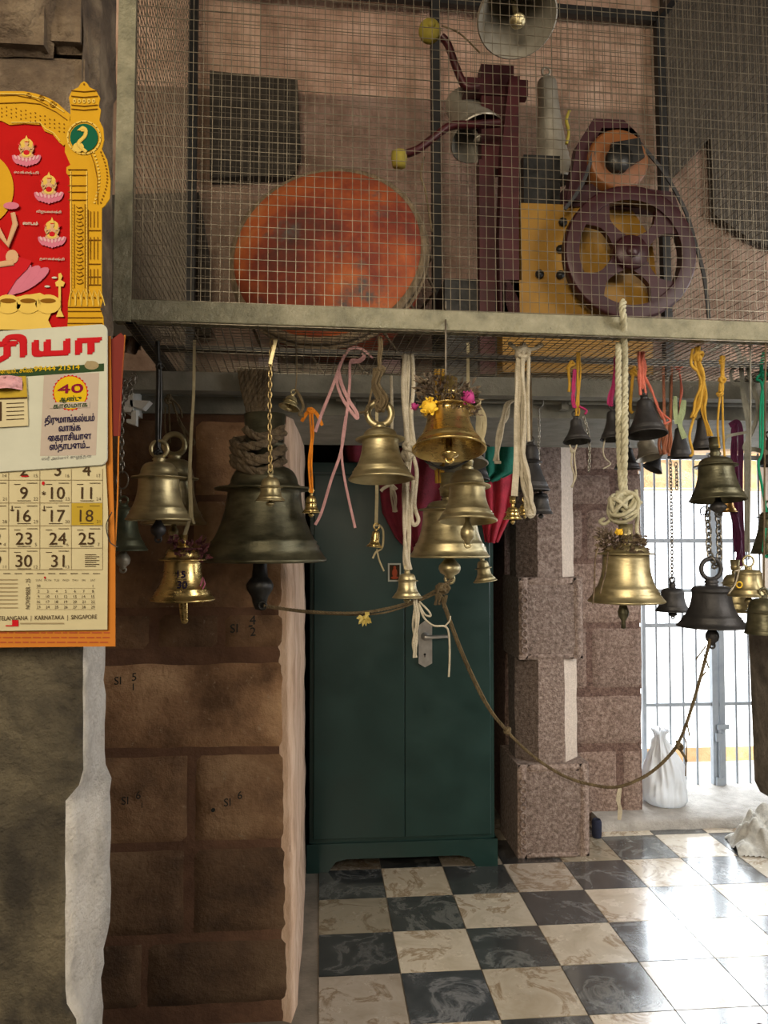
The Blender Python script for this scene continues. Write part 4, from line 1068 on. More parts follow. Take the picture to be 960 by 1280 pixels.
# ---- right cluster
yAA = YM(806, 442)
bell('dark conical bell hung on a knotted coral ribbon right of the nylon rope', 806, 500, 545, 50, yAA, 'soot', fh=.8, fw_=0, rw=.42, loop='tube', lpx=5, neck=4, clap=0, tilt=(9, 0), flare=1.4)
cord('coral_ribbon', 'coral cloth ribbon knotted above a dark conical bell', 'ribbon', [('bundle', [(801, 440), (800, 465), (803, 494)], 4.5, 7), ('flat', [(801, 440), (806, 460), (801, 480)], 3, .08), ('bundle', [(805, 465), (816, 490), (824, 510), (832, 528)], 2.6, 5), ('plain', [(822, 512), (834, 522), (838, 526), (830, 530)], 1.2)], yAA, 'coral')
cord('yellow_string', 'thin yellow cord knotted left of the coral ribbon', 'string', [('plain', [(793, 458), (790, 480), (788, 510), (791, 516)], 2), ('knot', (792, 466), 4.5, 1.4, 5)], yAA + .03, 'yellowcloth')
bell('tilted grey bell right under the bell on the coral ribbon', 806, 549, 574, 34, 2.45, 'greymetal', fh=.75, fw_=.62, rw=.6, lpx=3, neck=3, clap=0, tilt=(14, -8))
bell('small dark bell swinging sideways among rust coloured cords', 824, 570, 589, 26, 2.54, 'soot', fh=.8, fw_=0, rw=.35, lpx=2.5, neck=2, clap=0, tilt=(0, 28), flare=1.2)
yAB = 2.36
cord('rust_ribbon', 'rust coloured cloth strips hanging straight beside the coral ribbon', 'ribbon', [('flat', [(829, 452), (830, 500), (831, 540), (829, 565)], 2.2, .02), ('flat', [(840, 455), (839, 500), (838, 540), (836, 570)], 1.9, .02), ('bundle', [(830, 530), (828, 550), (828, 568)], 4.5, 6), ('bundle', [(838, 530), (837, 550), (836, 566)], 3, 5)], yAB, 'rust')
bell('blackened conical bell under the coral tuft', 850, 535, 572, 30, yAB + .03, 'soot', fh=.8, fw_=0, rw=.42, lpx=3, neck=3, clap=0, flare=1.3)
cord('coral_tuft', 'small coral cloth tuft on a grey string right of the rust strips', 'ribbon', [('knot', (848, 455), 5, 2, 6), ('plain', [(848, 450), (848, 462)], 3), ('bundle', [(849, 464), (852, 485), (850, 505), (850, 530)], 1.8, 4)], yAB, 'coral')
cord('hanging_ribbon', 'pale lime cloth strip over the blackened conical bell', 'ribbon', [('flat', [(844, 495), (844, 510), (846, 530)], 3, .08), ('flat', [(855, 500), (853, 515), (850, 530), (856, 548)], 4, .1)], yAB - .02, 'limegreen')
chain('hanging_chain', 'long thin chain carrying a small dark bell in front of the gate', [(838, 576), (839, 620), (840, 680), (840, 728)], 2.38, 5.5, 'chain', w=.6)
cord('hanging_string', 'dark thread from the mesh down to the long thin chain', 'string', [('plain', [(838, 470), (837, 520), (838, 578)], .9)], 2.385, 'darkrope')
bell('small dark bell at the foot of the long thin chain', 841, 735, 764, 42, 2.38, 'soot', fh=.72, fw_=0, rw=.66, lpx=3.5, neck=7, clap=8, cball=.26, flare=2.2, dome=1.05)
chain('hanging_chain', 'short black chain left of the tall bell before the gate', [(845, 578), (846, 595), (846, 612)], 2.4, 6, 'chain')
yAC = YM(875, 434)
bell('blackened bell behind the orange cords above the tall bell', 879, 522, 561, 28, yAC + .1, 'soot', fh=.82, fw_=0, rw=.5, lpx=3, neck=3, clap=0, flare=1.6)
cord('orange_string', 'tangle of orange and tan cords over the tall bell', 'string', [('bundle', [(872, 434), (873, 455), (878, 480), (872, 505), (866, 522)], 4.5, 8), ('bundle', [(877, 460), (881, 490), (880, 515), (888, 545)], 3, 5), ('plain', [(866, 436), (864, 455), (872, 464)], 1.8), ('plain', [(868, 520), (862, 545), (866, 566), (862, 570)], 1.6), ('knot', (872, 446), 6, 1.8, 6)], yAC, 'yellowcloth')
bell('tall dull bell with a ribbed crown hanging before the gate', 895, 572, 626, 68, yAC + .03, 'bronze', fh=.78, fw_=.78, rw=.62, loop='tube', lpx=7, neck=10, clap=18, cm='soot', cball=.3, tilt=(5, 0), flare=2.0)  # dark bronze stands for brass seen against the bright gate
cord('yellow_string', 'knotted yellow cord hanging to the right side of the tall bell', 'string', [('bundle', [(903, 445), (903, 470), (901, 490)], 3, 6), ('plain', [(900, 495), (897, 530), (899, 560)], 1.3), ('plain', [(903, 495), (904, 540), (906, 575)], 1.3), ('knot', (902, 475), 4.5, 1.4, 6), ('knot', (902, 452), 4, 1.4, 5), ('knot', (900, 492), 4, 1.4, 4)], yAC + .02, 'yellowcloth')
bell('small warm copper bell peeping out under the tall bell', 908, 618, 640, 26, 2.42, 'copper', fh=.7, fw_=.75, rw=.62, lpx=3, neck=3, clap=0)
yAD = 2.2
bell('big black bell with a ring crown and ball clapper before the gate', 890, 732, 783, 84, yAD, 'soot', fh=.86, fw_=.58, rw=.55, loop='ring', lpx=13, neck=9, clap=26, cball=.2, loopr=.22, flare=2.2, dome=1.05)
chain('hanging_chain', 'doubled heavy chain linking the tall bell to the big black bell, left strand', [(888, 628), (884, 645), (886, 665), (886, 690), (892, 703)], yAD, 10, 'chain', w=.62)
chain('hanging_chain', 'right strand of the heavy chain above the big black bell', [(895, 628), (898, 650), (899, 675), (899, 700), (893, 708)], yAD + .02, 10, 'chain', w=.62)
cord('wire_curl', 'curled wire end beside the heavy chain under the tall bell', 'wire', [('plain', [(884, 632), (876, 636), (877, 644), (884, 640), (882, 634)], .8)], yAD, 'ironblack')
cord('purple_ribbon', 'dark purple cloth ribbon looped over a grey strip at the right', 'ribbon', [('bundle', [(920, 530), (918, 545), (919, 580), (920, 640), (922, 690)], 4, 6), ('flat', [(912, 532), (922, 528), (926, 545), (925, 600), (926, 650), (928, 700)], 4.5, .01), ('bundle', [(918, 640), (926, 680), (925, 708)], 6, 6)], 2.42, 'purple')
bell('dull brass bell at the foot of the purple ribbon', 920, 718, 764, 48, 2.42, 'brass', fh=.74, fw_=.72, rw=.62, loop='tube', lpx=6, neck=5, clap=0)
cord('grey_strip', 'crumpled grey plastic strips knotted at the mesh near the right edge', 'strip', [('flat', [(888, 440), (905, 428), (918, 432), (925, 450), (930, 500), (936, 540), (934, 600), (936, 690)], 3.2, .03), ('flat', [(926, 450), (914, 465), (916, 478), (928, 486), (936, 520), (932, 560)], 2.4, .05), ('flat', [(930, 445), (940, 480), (948, 510), (940, 540), (930, 560), (945, 562), (960, 566)], 3, .06), ('flat', [(932, 560), (932, 620), (933, 690)], 2.4, .03), ('flat', [(936, 540), (910, 545), (905, 552)], 2.4, .03)], 2.28, 'greythread')
t_, b_, X_, R_, H_ = bell('brass bell with a yellow paint mark near the right pillar', 936, 712, 745, 50, 2.02, 'brass', fh=.84, fw_=.62, rw=.62, lpx=7, neck=4, clap=14, cball=.22, flare=2.0, loopr=.2)
q = MB(); c = P(924, 731, 2.02 - R_ * .66); q.torus(c, .008, .002, n=14, k=5)
q.build('paint_ring', 'petalyellow', t_)
cord('hanging_thread', 'white thread crossing in front of the yellow marked bell', 'thread', [('plain', [(930, 706), (924, 712), (918, 714)], .9), ('plain', [(924, 712), (919, 730), (911, 742)], .9)], 1.94, 'whiterope')
bell('reddish brown bell cut by the right edge, tied with green string', 962, 640, 692, 44, 2.25, 'bronze', fh=.85, fw_=.7, rw=.5, lpx=5, neck=4, clap=0, flare=1.5)
cord('green_string', 'bright green plastic string hanging along the right edge', 'string', [('bundle', [(956, 440), (953, 455), (954, 470)], 3, 5), ('plain', [(953, 466), (946, 474), (953, 485), (953, 560), (948, 580), (953, 610), (958, 640)], 1.6), ('plain', [(956, 470), (951, 500), (950, 560)], 1.2), ('knot', (953, 468), 4, 1.4, 4), ('plain', [(957, 660), (954, 690), (960, 696), (956, 684)], 1.6)], 2.22, 'emerald')
bell('dull ribbed bell at the lower right, in front of the overhanging stone', 955, 748, 792, 46, 1.97, 'bronze', fh=.6, fw_=.9, rw=.8, lpx=5, neck=3, clap=0, flare=1.6)
bell('small black bell at the right edge under the grey strips', 962, 550, 582, 28, 2.3, 'soot', fh=.8, fw_=.6, rw=.55, lpx=4, neck=3, clap=0, tilt=(5, 0))
cord('hanging_string', 'dark cord down to the dull ribbed bell at the lower right', 'string', [('plain', [(957, 428), (956, 560), (955, 690), (955, 738)], 1.1)], 1.97, 'darkrope')
cord('hanging_string', 'dark cord down to the yellow marked bell near the right pillar', 'string', [('plain', [(938, 419), (938, 560), (936, 700)], 1.1)], 2.02, 'greythread')
# ================================================================== wire mesh cage
YF = 1.9
OX, OZ = wx(152, 390, YF), ZC
ca, sa = math.cos(R(2)), math.sin(R(2))
def K(x, y, z):
    y2 = y + .03 * z
    return Vector((OX + x * ca - y2 * sa, YF + x * sa + y2 * ca, OZ + z))
KW, KD, KH = 1.99, 1.12, 1.73
cg = thing('mesh_cage', 'large wire mesh cage on a grey iron frame above the bells, housing the drum machine', 'cage', tuple(K(KW / 2, KD / 2, 0)))
KB = lambda p: K(p.x, p.y, p.z)
q = MB(); q.box((-.02, -.004, 0), (KW + .02, .004, .052), KB); q.box((-.02, 0, 0), (KW + .02, .045, .005), KB)
o = q.build('bottom_rail', 'galv', cg); bv = o.modifiers.new('b', 'BEVEL'); bv.width = .002
for x in (-.02, KW - .02):
    q = MB(); q.box((x, -.007, -.004), (x + .042, .003, KH), KB); q.box((x, 0, 0), (x + .005, .04, KH), KB); q.build('front_post', 'galv', cg)
q = MB(); q.box((-.02, -.004, KH - .05), (KW + .02, .004, KH), KB); q.build('top_rail', 'galv', cg)
for i, x in enumerate((.0, .975, KW - .035)):
    q = MB(); q.box((x, KD - .035, 0), (x + .034, KD, KH), KB); q.build('back_post', 'blackiron', cg)
q = MB(); q.box((0, KD - .03, KH - .04), (KW, KD, KH), KB); q.build('back_rail', 'blackiron', cg)
q = MB(); q.box((0, KD - .03, 0), (KW, KD, .035), KB); q.build('back_rail', 'blackiron', cg)
for x in (0, KW - .03):
    q = MB(); q.box((x, 0, KH - .035), (x + .03, KD, KH), KB); q.build('side_rail', 'blackiron', cg)
    q = MB(); q.box((x, 0, .0), (x + .03, KD, .03), KB); q.build('side_rail', 'blackiron', cg)
def mesh_panel(name, A, B, na, nb, a, b_, r, ms):
    """A,B: functions of (s,t) in metres -> local point; a,b: extents"""
    mb = MB()
    for i in range(na + 1):
        s_ = a * i / na + rnd(-.0015, .0015)
        k = 4
        for j in range(k):
            mb.wire(A(s_ + .0012 * math.sin(i * 2.1 + j), b_ * j / k), A(s_ + .0012 * math.sin(i * 2.1 + j + 1), b_ * (j + 1) / k), r)
    for j in range(nb + 1):
        t_ = b_ * j / nb + rnd(-.0015, .0015)
        k = 5
        for i in range(k):
            mb.wire(A(a * i / k, t_ + .002 * math.sin(j * 1.7 + i)), A(a * (i + 1) / k, t_ + .002 * math.sin(j * 1.7 + i + 1)), r)
    return mb.build(name, ms, cg)
mesh_panel('front_mesh', lambda s_, t_: K(s_, .006, t_), None, int(KW / .0232), int(KH / .0277), KW, KH, .0010, 'wire')
mesh_panel('bottom_mesh', lambda s_, t_: K(s_, t_, -.002 - .006 * math.sin(s_ * 3.2) ** 2 * math.sin(min(1, t_ / KD) * math.pi)), None, int(KW / .0232), int(KD / .0255), KW, KD, .0012, 'wire')
mesh_panel('side_mesh', lambda s_, t_: K(.004, s_, t_), None, int(KD / .0232), int(KH / .0277), KD, KH, .0011, 'wiredark')
mesh_panel('side_mesh', lambda s_, t_: K(KW - .004, s_, t_), None, int(KD / .0232), int(KH / .0277), KD, KH, .0011, 'wiredark')
mesh_panel('back_mesh', lambda s_, t_: K(s_, KD - .002, t_), None, int(KW / .0232), int(KH / .0277), KW, KH, .0011, 'wiredark')
# floor tray of the machine: bearer bars across the cage bottom
q = MB()
for y in (.28, .85):
    q.box((0, y, .001), (KW, y + .04, .012), KB)
q.build('bearer_bar', 'blackiron', cg)
def corbel(label, poly, Y, d):
    mb = MB(); mb.prism(pp(poly, Y), (0, d, 0))
    return tag(mb.build('stone_corbel', 'sootwall'), label, 'stone block')
corbel('dark square stone block jutting from the wall above the orange drum', [(262, 88), (372, 100), (376, 190), (366, 218), (262, 222)], 3.105, .06)
corbel('big dark slanting stone corbel at the upper right behind the cage', [(826, -80), (1080, -80), (1080, 345), (940, 300), (893, 268), (888, 172), (838, 226)], 3.118, .035)
corbel('dark stone ledge low behind the left side of the cage', [(120, 244), (248, 240), (262, 330), (262, 420), (120, 420)], 3.11, .05)
# ---- kettle drum
YD = 2.42
dc = P(412, 334, YD)
kd = thing('kettle_drum', 'big orange daubed kettle drum lying in the cage at the left', 'drum', (dc.x, dc.y + .15, ZC + .012))
ax = Vector((-.2, -.94, .24)).normalized()
rot = Vector((0, 0, 1)).rotation_difference(ax).to_matrix().to_4x4()
rd_ = .30
bc = P(413, 331, YD + .07)
Xd = Matrix.Translation(bc) @ rot
q = MB()
prof = [(rd_, .07)] + [(rd_ * (1 + .06 * math.sin(i / 10 * math.pi)) * (math.cos(i / 10 * math.pi / 2) ** .55 if i < 10 else 0), .07 - .5 * (i / 10)) for i in range(1, 11)]
q.lathe(prof[::-1], Xd, n=56)
q.build('bowl', 'drumbowl', kd)
q = MB(); q.lathe([(rd_ * 1.02, .05), (rd_ * 1.02, .068), (rd_ * .97, .088), (rd_ * .85, .112), (rd_ * .6, .14), (rd_ * .3, .155), (0, .16)], Xd, n=56); q.build('drum_head', 'drumskin', kd)
q = MB()
R3 = Xd.to_3x3()
for rr, zz_, th in ((rd_ * 1.03, .06, .014), (rd_ * 1.06, .035, .01)):
    q.torus(Xd @ Vector((0, 0, zz_)), rr, th, R3 @ Vector((1, 0, 0)), R3 @ Vector((0, 1, 0)), n=56, k=8)
q.build('rim_rope', 'darkrope', kd)
q = MB()
for k in range(16):
    a = 2 * math.pi * k / 16; a2 = a + .2
    q.sweep([Xd @ Vector((rd_ * 1.05 * math.cos(a), rd_ * 1.05 * math.sin(a), .04)), Xd @ Vector((rd_ * 1.12 * math.cos(a + .1), rd_ * 1.12 * math.sin(a + .1), -.14)), Xd @ Vector((rd_ * .8 * math.cos(a2), rd_ * .8 * math.sin(a2), -.37))], .005, n=5)
q.build('lacing', 'darkrope', kd)
q = MB()
for sx in (-.2, .2):
    q.box((bc.x + sx - .03, bc.y + .0, ZC + .012), (bc.x + sx + .03, bc.y + .4, ZC + .055))
q.build('cradle', 'machineplum', kd)
# ---- drum and bell striking machine
YMm = 2.46
dm = thing('striking_machine', 'motor driven bell striking machine with ochre box, plum flywheel and red posts in the cage', 'machine', (wx(700, 390, YMm), YMm, ZC + .012))
zfl = ZC + .012
q = MB()
def pbox(mb, u0, v0, u1, v1, Y, d, zb=None):
    a, b_ = P(u0, v1, Y), P(u1, v0, Y)
    mb.box((a.x, Y, a.z if zb is None else zb), (b_.x, Y + d, b_.z))
pbox(q, 628, 355, 815, 400, 2.44, .3, zfl); pbox(q, 652, 257, 742, 356, 2.45, .28)
pts = [(742, 262), (790, 262), (815, 300), (822, 360), (742, 360)]
q.prism(pp(pts, 2.46), (0, .02, 0))
o = q.build('motor_box', 'machineyellow', dm)
q = MB()
for u, v in ((674, 343), (700, 344), (703, 278), (700, 312)):
    c = P(u, v, 2.445); q.lathe([(0, 0), (.014, 0), (.014, .008), (0, .012)], Matrix.Translation(c) @ Matrix.Rotation(R(90), 4, 'X'), n=12)
q.build('bolt_head', 'ironblack', dm)
YW_ = 2.38
wc = P(786, 318, YW_); sw = S(786, 318, YW_)
q = MB(); Xw = Matrix.Translation(wc) @ Matrix.Rotation(R(-90), 4, 'X')
ro, ri2 = 84 * sw, 66 * sw
q.lathe([(ri2, -.02), (ro * .97, -.022), (ro, -.018), (ro * .985, 0), (ro, .018), (ro * .97, .022), (ri2, .02), (ri2, -.02)], Xw, n=64)
o = q.build('flywheel_rim', 'machineplum', dm)
q = MB(); q.lathe([(0, -.03), (20 * sw, -.03), (22 * sw, -.02), (22 * sw, .02), (0, .03)], Xw, n=28); q.lathe([(0, -.038), (8 * sw, -.038), (8 * sw, -.028)], Xw, n=16)
for k in range(4):
    a = R(45 + 90 * k - 4)
    d1 = Vector((math.cos(a), 0, math.sin(a))); nrm_ = Vector((-d1.z, 0, d1.x))
    L0, L1 = 12 * sw, 70 * sw
    poly = []
    for t_ in range(9):
        f_ = t_ / 8; wdt = (17 - 10 * math.sin(math.pi * min(1, f_ * .9 + .05)) ** .8 + (12 * max(0, f_ - .6) / .4)) * sw
        poly.append((L0 + (L1 - L0) * f_, wdt))
    pl2 = [wc + d1 * l + nrm_ * w2 + Vector((0, -.012, 0)) for l, w2 in poly] + [wc + d1 * l - nrm_ * w2 + Vector((0, -.012, 0)) for l, w2 in poly[::-1]]
    q.prism(pl2, (0, .024, 0))
q.build('flywheel_spoke', 'machineplum', dm)
# upper motor drum, bracket and belt
mc = P(768, 206, 2.44); sm_ = S(768, 206, 2.44)
q = MB(); Xm = Matrix.Translation(mc) @ Matrix.Rotation(R(-90), 4, 'X')
q.lathe([(0, -.03), (12 * sm_, -.03), (16 * sm_, -.02), (34 * sm_, -.045), (38 * sm_, -.035), (38 * sm_, .16), (0, .17)], Xm, n=36); q.build('motor', 'machineorange', dm)
q = MB(); q.lathe([(0, -.05), (16 * sm_, -.052), (16 * sm_, -.02)], Xm, n=20)
q.prism(pp([(765, 178), (800, 172), (806, 196), (775, 214), (764, 205)], 2.39), (0, .02, 0)); q.build('motor_pulley', 'ironblack', dm)
q = MB()
q.prism(pp([(708, 250), (726, 250), (738, 190), (752, 160), (790, 160), (800, 170), (780, 150), (742, 148), (722, 180)], 2.42), (0, .05, 0))
q.prism(pp([(704, 236), (748, 228), (842, 240), (850, 262), (742, 258), (706, 258)], 2.44), (0, .06, 0))
q.build('motor_bracket', 'machineplum', dm)
q = MB()
for pts in ([(797, 176), (830, 216), (856, 262), (868, 300)], [(868, 300), (880, 345), (886, 398)], [(706, 262), (728, 230), (742, 190)]):
    q.sweep(smooth_path(pp(pts, 2.40)), .008, .004, n=4, smooth=False)
q.build('drive_belt', 'belt', dm)
# red posts and striker arms
q = MB()
pbox(q, 600, 200, 618, 400, 2.48, .05, zfl); q.build('post', 'machinered', dm)
q = MB()
pts = [(626, 400), (624, 300), (628, 180), (637, 95), (650, 95), (648, 180), (649, 352), (650, 400)]
q.prism(pp(pts, 2.44), (0, .05, 0)); q.build('post', 'machinered', dm)
q = MB(); pbox(q, 602, 82, 642, 210, 2.50, .06); pbox(q, 580, 100, 660, 116, 2.49, .04); q.build('head_block', 'machinered', dm)
q = MB(); q.sweep(smooth_path(pp([(598, 108), (582, 108), (570, 84), (560, 56), (552, 46)], 2.46)), .012, .016, n=6)
arm = q.build('striker_arm', 'machinered', dm)
q = MB(); c = P(537, 39, 2.45); q.ball(c, 14 * S(537, 39, 2.45), (1, 1, 1.05), n=22); q.lathe([(0, -.01), (.012, -.01), (.012, .0)], Matrix.Translation(c + Vector((0, -.034, 0))) @ Matrix.Rotation(R(-90), 4, 'X'), n=14); q.build('striker_ball', 'ball', arm)
q = MB(); q.sweep(smooth_path(pp([(625, 154), (590, 156), (562, 158), (540, 174), (520, 188), (498, 194)], 2.40)), .012, .017, n=6)
arm = q.build('striker_arm', 'machinered', dm)
q = MB(); c = P(499, 198, 2.40); q.lathe([(0, -.028), (.022, -.026), (.026, 0), (.024, .02), (0, .026)], Matrix.Translation(c), n=18); q.build('striker_ball', 'ball', arm)
q = MB(); q.sweep(smooth_path(pp([(552, 32), (575, 42), (600, 66)], 2.44)), .003, n=5); q.sweep(smooth_path(pp([(530, 196), (526, 220), (532, 240), (540, 290)], 2.44)), .0035, n=5); q.build('pull_wire', 'jute', dm)
q = MB()
pbox(q, 556, 350, 630, 400, 2.52, .2, zfl); q.build('gear_housing', 'ironblack', dm)
q = MB(); pbox(q, 655, 195, 700, 258, 2.48, .06); q.build('motor_mount', 'ironblack', dm)
t_, b_, X_, R_, H_ = bell('upturned bronze bell at the top of the red striking post in the cage', 636, -36, 76, 94, 2.36, 'greymetal', fh=.8, fw_=0, rw=.62, loop='none', clap=12, cm='brass', cball=.2, tilt=(30, 2), flare=2.2)
bell('small bronze bell behind the lower striker arm in the cage', 574, 122, 196, 70, 2.62, 'greymetal', fh=.85, fw_=0, rw=.6, loop='ring', lpx=4, neck=3, clap=6, cball=.2, tilt=(24, -14), flare=2.0)
bell('tall grey bell seen sideways behind the red post in the cage', 684, 96, 222, 50, 2.68, 'greymetal', fh=.9, fw_=0, rw=.5, loop='ring', lpx=5, neck=4, clap=0, tilt=(-4, -5), flare=1.6)
cord('yellow_thread', 'scrap of yellow thread caught on the cage mesh near the motor', 'thread', [('plain', [(712, 138), (708, 150), (711, 165), (708, 180)], 2)], 2.3, 'ball')
# ================================================================== wall calendar
YK = 1.07
def CP(u, v, dy=0): return P(u, v, YK - dy)
cl = thing('wall_calendar', 'large printed wall calendar with gold arched picture top and date sheet', 'calendar', tuple(CP(-20, 808)))
def flatp(mb, pts, dy, th=.0008):
    mb.prism([CP(u, v, dy) for u, v in pts], (0, th, 0)); return mb
def ell(mb, u, v, ru, rv, dy, n=20, a0=0, rotd=0):
    c, s_ = math.cos(R(rotd)), math.sin(R(rotd))
    pts = []
    for i in range(n):
        a = 2 * math.pi * i / n + a0
        x, y = ru * math.cos(a), rv * math.sin(a)
        pts.append((u + x * c - y * s_, v + x * s_ + y * c))
    return flatp(mb, pts, dy, .0003)
SK = S(60, 600, YK)
def rr(u0, v0, u1, v1, r=8, k=5, slope=0):
    out = []
    for cx_, cy_, a0 in ((u1 - r, v0 + r, -90), (u1 - r, v1 - r, 0), (u0 + r, v1 - r, 90), (u0 + r, v0 + r, 180)):
        for i in range(k + 1):
            a = R(a0 + 90 * i / k)
            x, y = cx_ + r * math.cos(a), cy_ + r * math.sin(a)
            out.append((x, y + slope * (x - u1)))
    return out
# orange backing board and red card behind
q = MB(); flatp(q, [(-190, 420), (138, 420), (141, 600), (144, 700), (144, 808), (-190, 811)], -.004, .002); o_back = q.build('backing_board', 'c_orange', cl)
q = MB()
for v in (791, 797, 803):
    u = -180
    while u < 134:
        l = rnd(5, 15); flatp(q, [(u, v - .8), (min(137, u + l), v - .8), (min(137, u + l), v + .6), (u, v + .6)], -.0032, .0003); u += l + 2.5
q.build('print_lines', 'c_rust', o_back)
q = MB(); flatp(q, [(120, 416), (140, 424), (151, 416), (156, 421), (153, 470), (150, 545), (120, 545)], -.008, .003); q.build('red_card', 'c_redcard', cl)
q = MB(); q.sweep(smooth_path(pp([(156, 419), (153, 460), (150, 510), (148, 560), (147, 620), (143, 700)], YK + .009)), .0011, n=5); q.build('card_edge', 'c_orange', cl)
# date sheet
q = MB(); flatp(q, [(-186, 560), (131, 560), (135, 640), (134, 787), (-186, 791)], .002); sheet = q.build('date_sheet', 'c_creamrow', cl)
g1, g2, g3, g4, g5 = MB(), MB(), MB(), MB(), MB()
cols = [108, 69, 29.5, -9.5, -49, -88, -127]
vrow = [573, 600, 628.5, 657, 685, 712]
UPV = (0, 0, 1)
def wr_(mb, txt, u, v, h, dy, width=None, bold=.0, al='c', rgt=(1, 0, .008), off=-.011):
    write(mb, txt, CP(u, v, dy), rgt, UPV, h * SK / .72, None if width is None else width * SK, bold, al, off)
for v in vrow[1:]:
    flatp(g2, [(-150, v - .3), (128, v - .3), (128, v + .4), (-150, v + .4)], .003, .0003)
for c in cols + [-147]:
    e = c + 20 if c != -147 else -147
    flatp(g2, [(e - .35, 586), (e + .35, 586), (e + .35, 712), (e - .35, 712)], .003, .0003)
flatp(g3, [(89.5, 629), (128, 629), (128, 656.5), (89.5, 656.5)], .0031, .0003)
for r_ in range(5):
    for ci, c in enumerate(cols):
        d = 4 - ci + 7 * r_
        if 1 <= d <= 31:
            yb_ = vrow[r_] + 23.5
            if r_ == 0: yb_ = 594.5
            wr_(g1, str(d), c + (3 if c == 69 else 0), yb_, 15.5, .0036, None, .012)
            if r_: 
                flatp(g4, [(c - 8, yb_ + 2), (c + 9, yb_ + 2), (c + 9, yb_ + 2.7), (c - 8, yb_ + 2.7)], .0033, .0002)
                flatp(g4, [(c + 4, yb_ - 20), (c + 17, yb_ - 20), (c + 17, yb_ - 19.3), (c + 4, yb_ - 19.3)], .0033, .0002)
                flatp(g4, [(c - 12, yb_ - 18.5), (c - 4, yb_ - 18.5), (c - 4, yb_ - 17.8), (c - 12, yb_ - 17.8)], .0033, .0002)
            tn = (d + 13) if d + 13 <= 31 else d + 13 - 31
            wr_(g4, str(tn), c + 15, yb_ + 2, 4.2, .0034)
for k in range(7):
    flatp(g4, [(106, 693 + 2.4 * k), (106 + (18 if k % 2 else 14), 693 + 2.4 * k), (106 + (18 if k % 2 else 14), 693.8 + 2.4 * k), (106, 693.8 + 2.4 * k)], .0033, .0002)
wr_(g1, '*', 54.5, 622, 8, .0036, None, .02); 
ell(g5, 54, 604, 1.8, 2.4, .0034); ell(g5, 56, 722, 1.2, 1.5, .0034)
for u, v in ((15, 637), (55, 637)):
    flatp(g4, [(u - 3, v), (u + 3, v), (u + 1, v + 2), (u - 1, v + 2)], .0034, .0002); flatp(g4, [(u - .5, v - 5), (u + .5, v - 5), (u + .5, v), (u - .5, v)], .0034, .0002)
ell(g5, 31, 595, 5, 1.2, .0034)
u = -150
while u < 118:
    flatp(g4, [(u, 716.5), (u + 9, 716.5), (u + 9, 717.3), (u, 717.3)], .0033, .0002); u += 14
# small next-month calendar
wr_(g4, 'NOVEMBER - 25', 37, 761, 4.6, .0036, 36, .01, 'l', (0.0, 0, 1)) if False else None
write(g4, 'NOVEMBER - 25', CP(37, 761, .0036), (0, 0, 1), (-1, 0, 0), 5.2 * SK / .72, 37 * SK, .01, 'l')
hd = ['SUN', 'MON', 'TUE', 'WED', 'THU', 'FRI', 'SAT']
ux = [48, 59.5, 70.5, 82, 93.5, 104.5, 116]
for i in range(7): wr_(g4, hd[i], ux[i], 726.5, 2.6, .0034)
for r_ in range(5):
    v = 733 + 6.6 * r_
    flatp(g2, [(45, v + 2.2), (119, v + 2.2), (119, v + 2.5), (45, v + 2.5)], .003, .0002)
    for i in range(7):
        d = r_ * 7 + i - 5
        if r_ == 0 and i == 0: d = 30
        if 1 <= d <= 30 and (r_ or i in (0, 6)): wr_(g4, str(d), ux[i], v + 1, 3.4, .0034, None, .01)
for k in range(8):
    flatp(g2, [(-60, 724 + 5 * k), (22, 724 + 5 * k), (22, 725.3 + 5 * k), (-60, 725.3 + 5 * k)], .003, .0002)
wr_(g4, 'TELANGANA  |  KARNATAKA  |  SINGAPORE', 121, 773.5, 5.4, .0034, 118, .008, 'r')
wr_(g4, 'ANDHRA PRADESH  |', -2, 774, 5.4, .0034, 62, .008, 'r')
flatp(g5, [(15, 775), (23, 775), (23, 783), (15, 783)], .0032, .0002); flatp(g5, [(7, 781.5), (15, 781.5), (15, 783), (7, 783)], .0032, .0002)
flatp(g2, [(25, 778.5), (80, 778.5), (80, 780), (25, 780)], .0032, .0002)
g1.build('date_numerals', 'c_brown', sheet); g2.build('ruled_lines', 'c_line', sheet); g3.build('highlight_box', 'c_highlight', sheet); g4.build('small_print', 'c_brown', sheet); g5.build('red_marks', 'c_letter', sheet)
# white header board, turned a little
SL = -.068
q = MB()
flatp(q, rr(-186, 404.5, 134, 581, 9, 6, SL), .006, .004)
hb = q.build('header_board', 'c_white', cl); bv = hb.modifiers.new('b', 'BEVEL'); bv.width = .0008
DH = .0066
h1, h2, h3, h4, h5, h6, h7 = MB(), MB(), MB(), MB(), MB(), MB(), MB()
RG = (1, 0, .068)
def wh(mb, txt, u, v, h, width=None, bold=0, al='c', dy=DH, off=-.011):
    write(mb, txt, CP(u, v, dy), RG, (-.02, 0, 1), h * SK / .72, None if width is None else width * SK, bold, al, off)
wh(h1, 'ப்ரியா', 125, 440, 21.5, 172, .09, 'r')
wh(h1, 'ப்ரியா', 125, 440, 21.5, 172, .05, 'r', DH + .0004)
def strip(mb, u0, v0, u1, v1, dy, sl=SL):
    flatp(mb, [(u0, v0 + sl * (u0 - 134)), (u1, v0 + sl * (u1 - 134)), (u1, v1 + sl * (u1 - 134)), (u0, v1 + sl * (u0 - 134))], dy, .0003)
strip(h2, -180, 454, 130, 463.6, .0064)
wh(h3, '99444 21514', 99.5, 461.5, 6.2, 55, .03, 'r', .0069); wh(h3, 'நாணயம்., செல்:', 41, 465.2, 5.5, 48, .02, 'r', .0069)
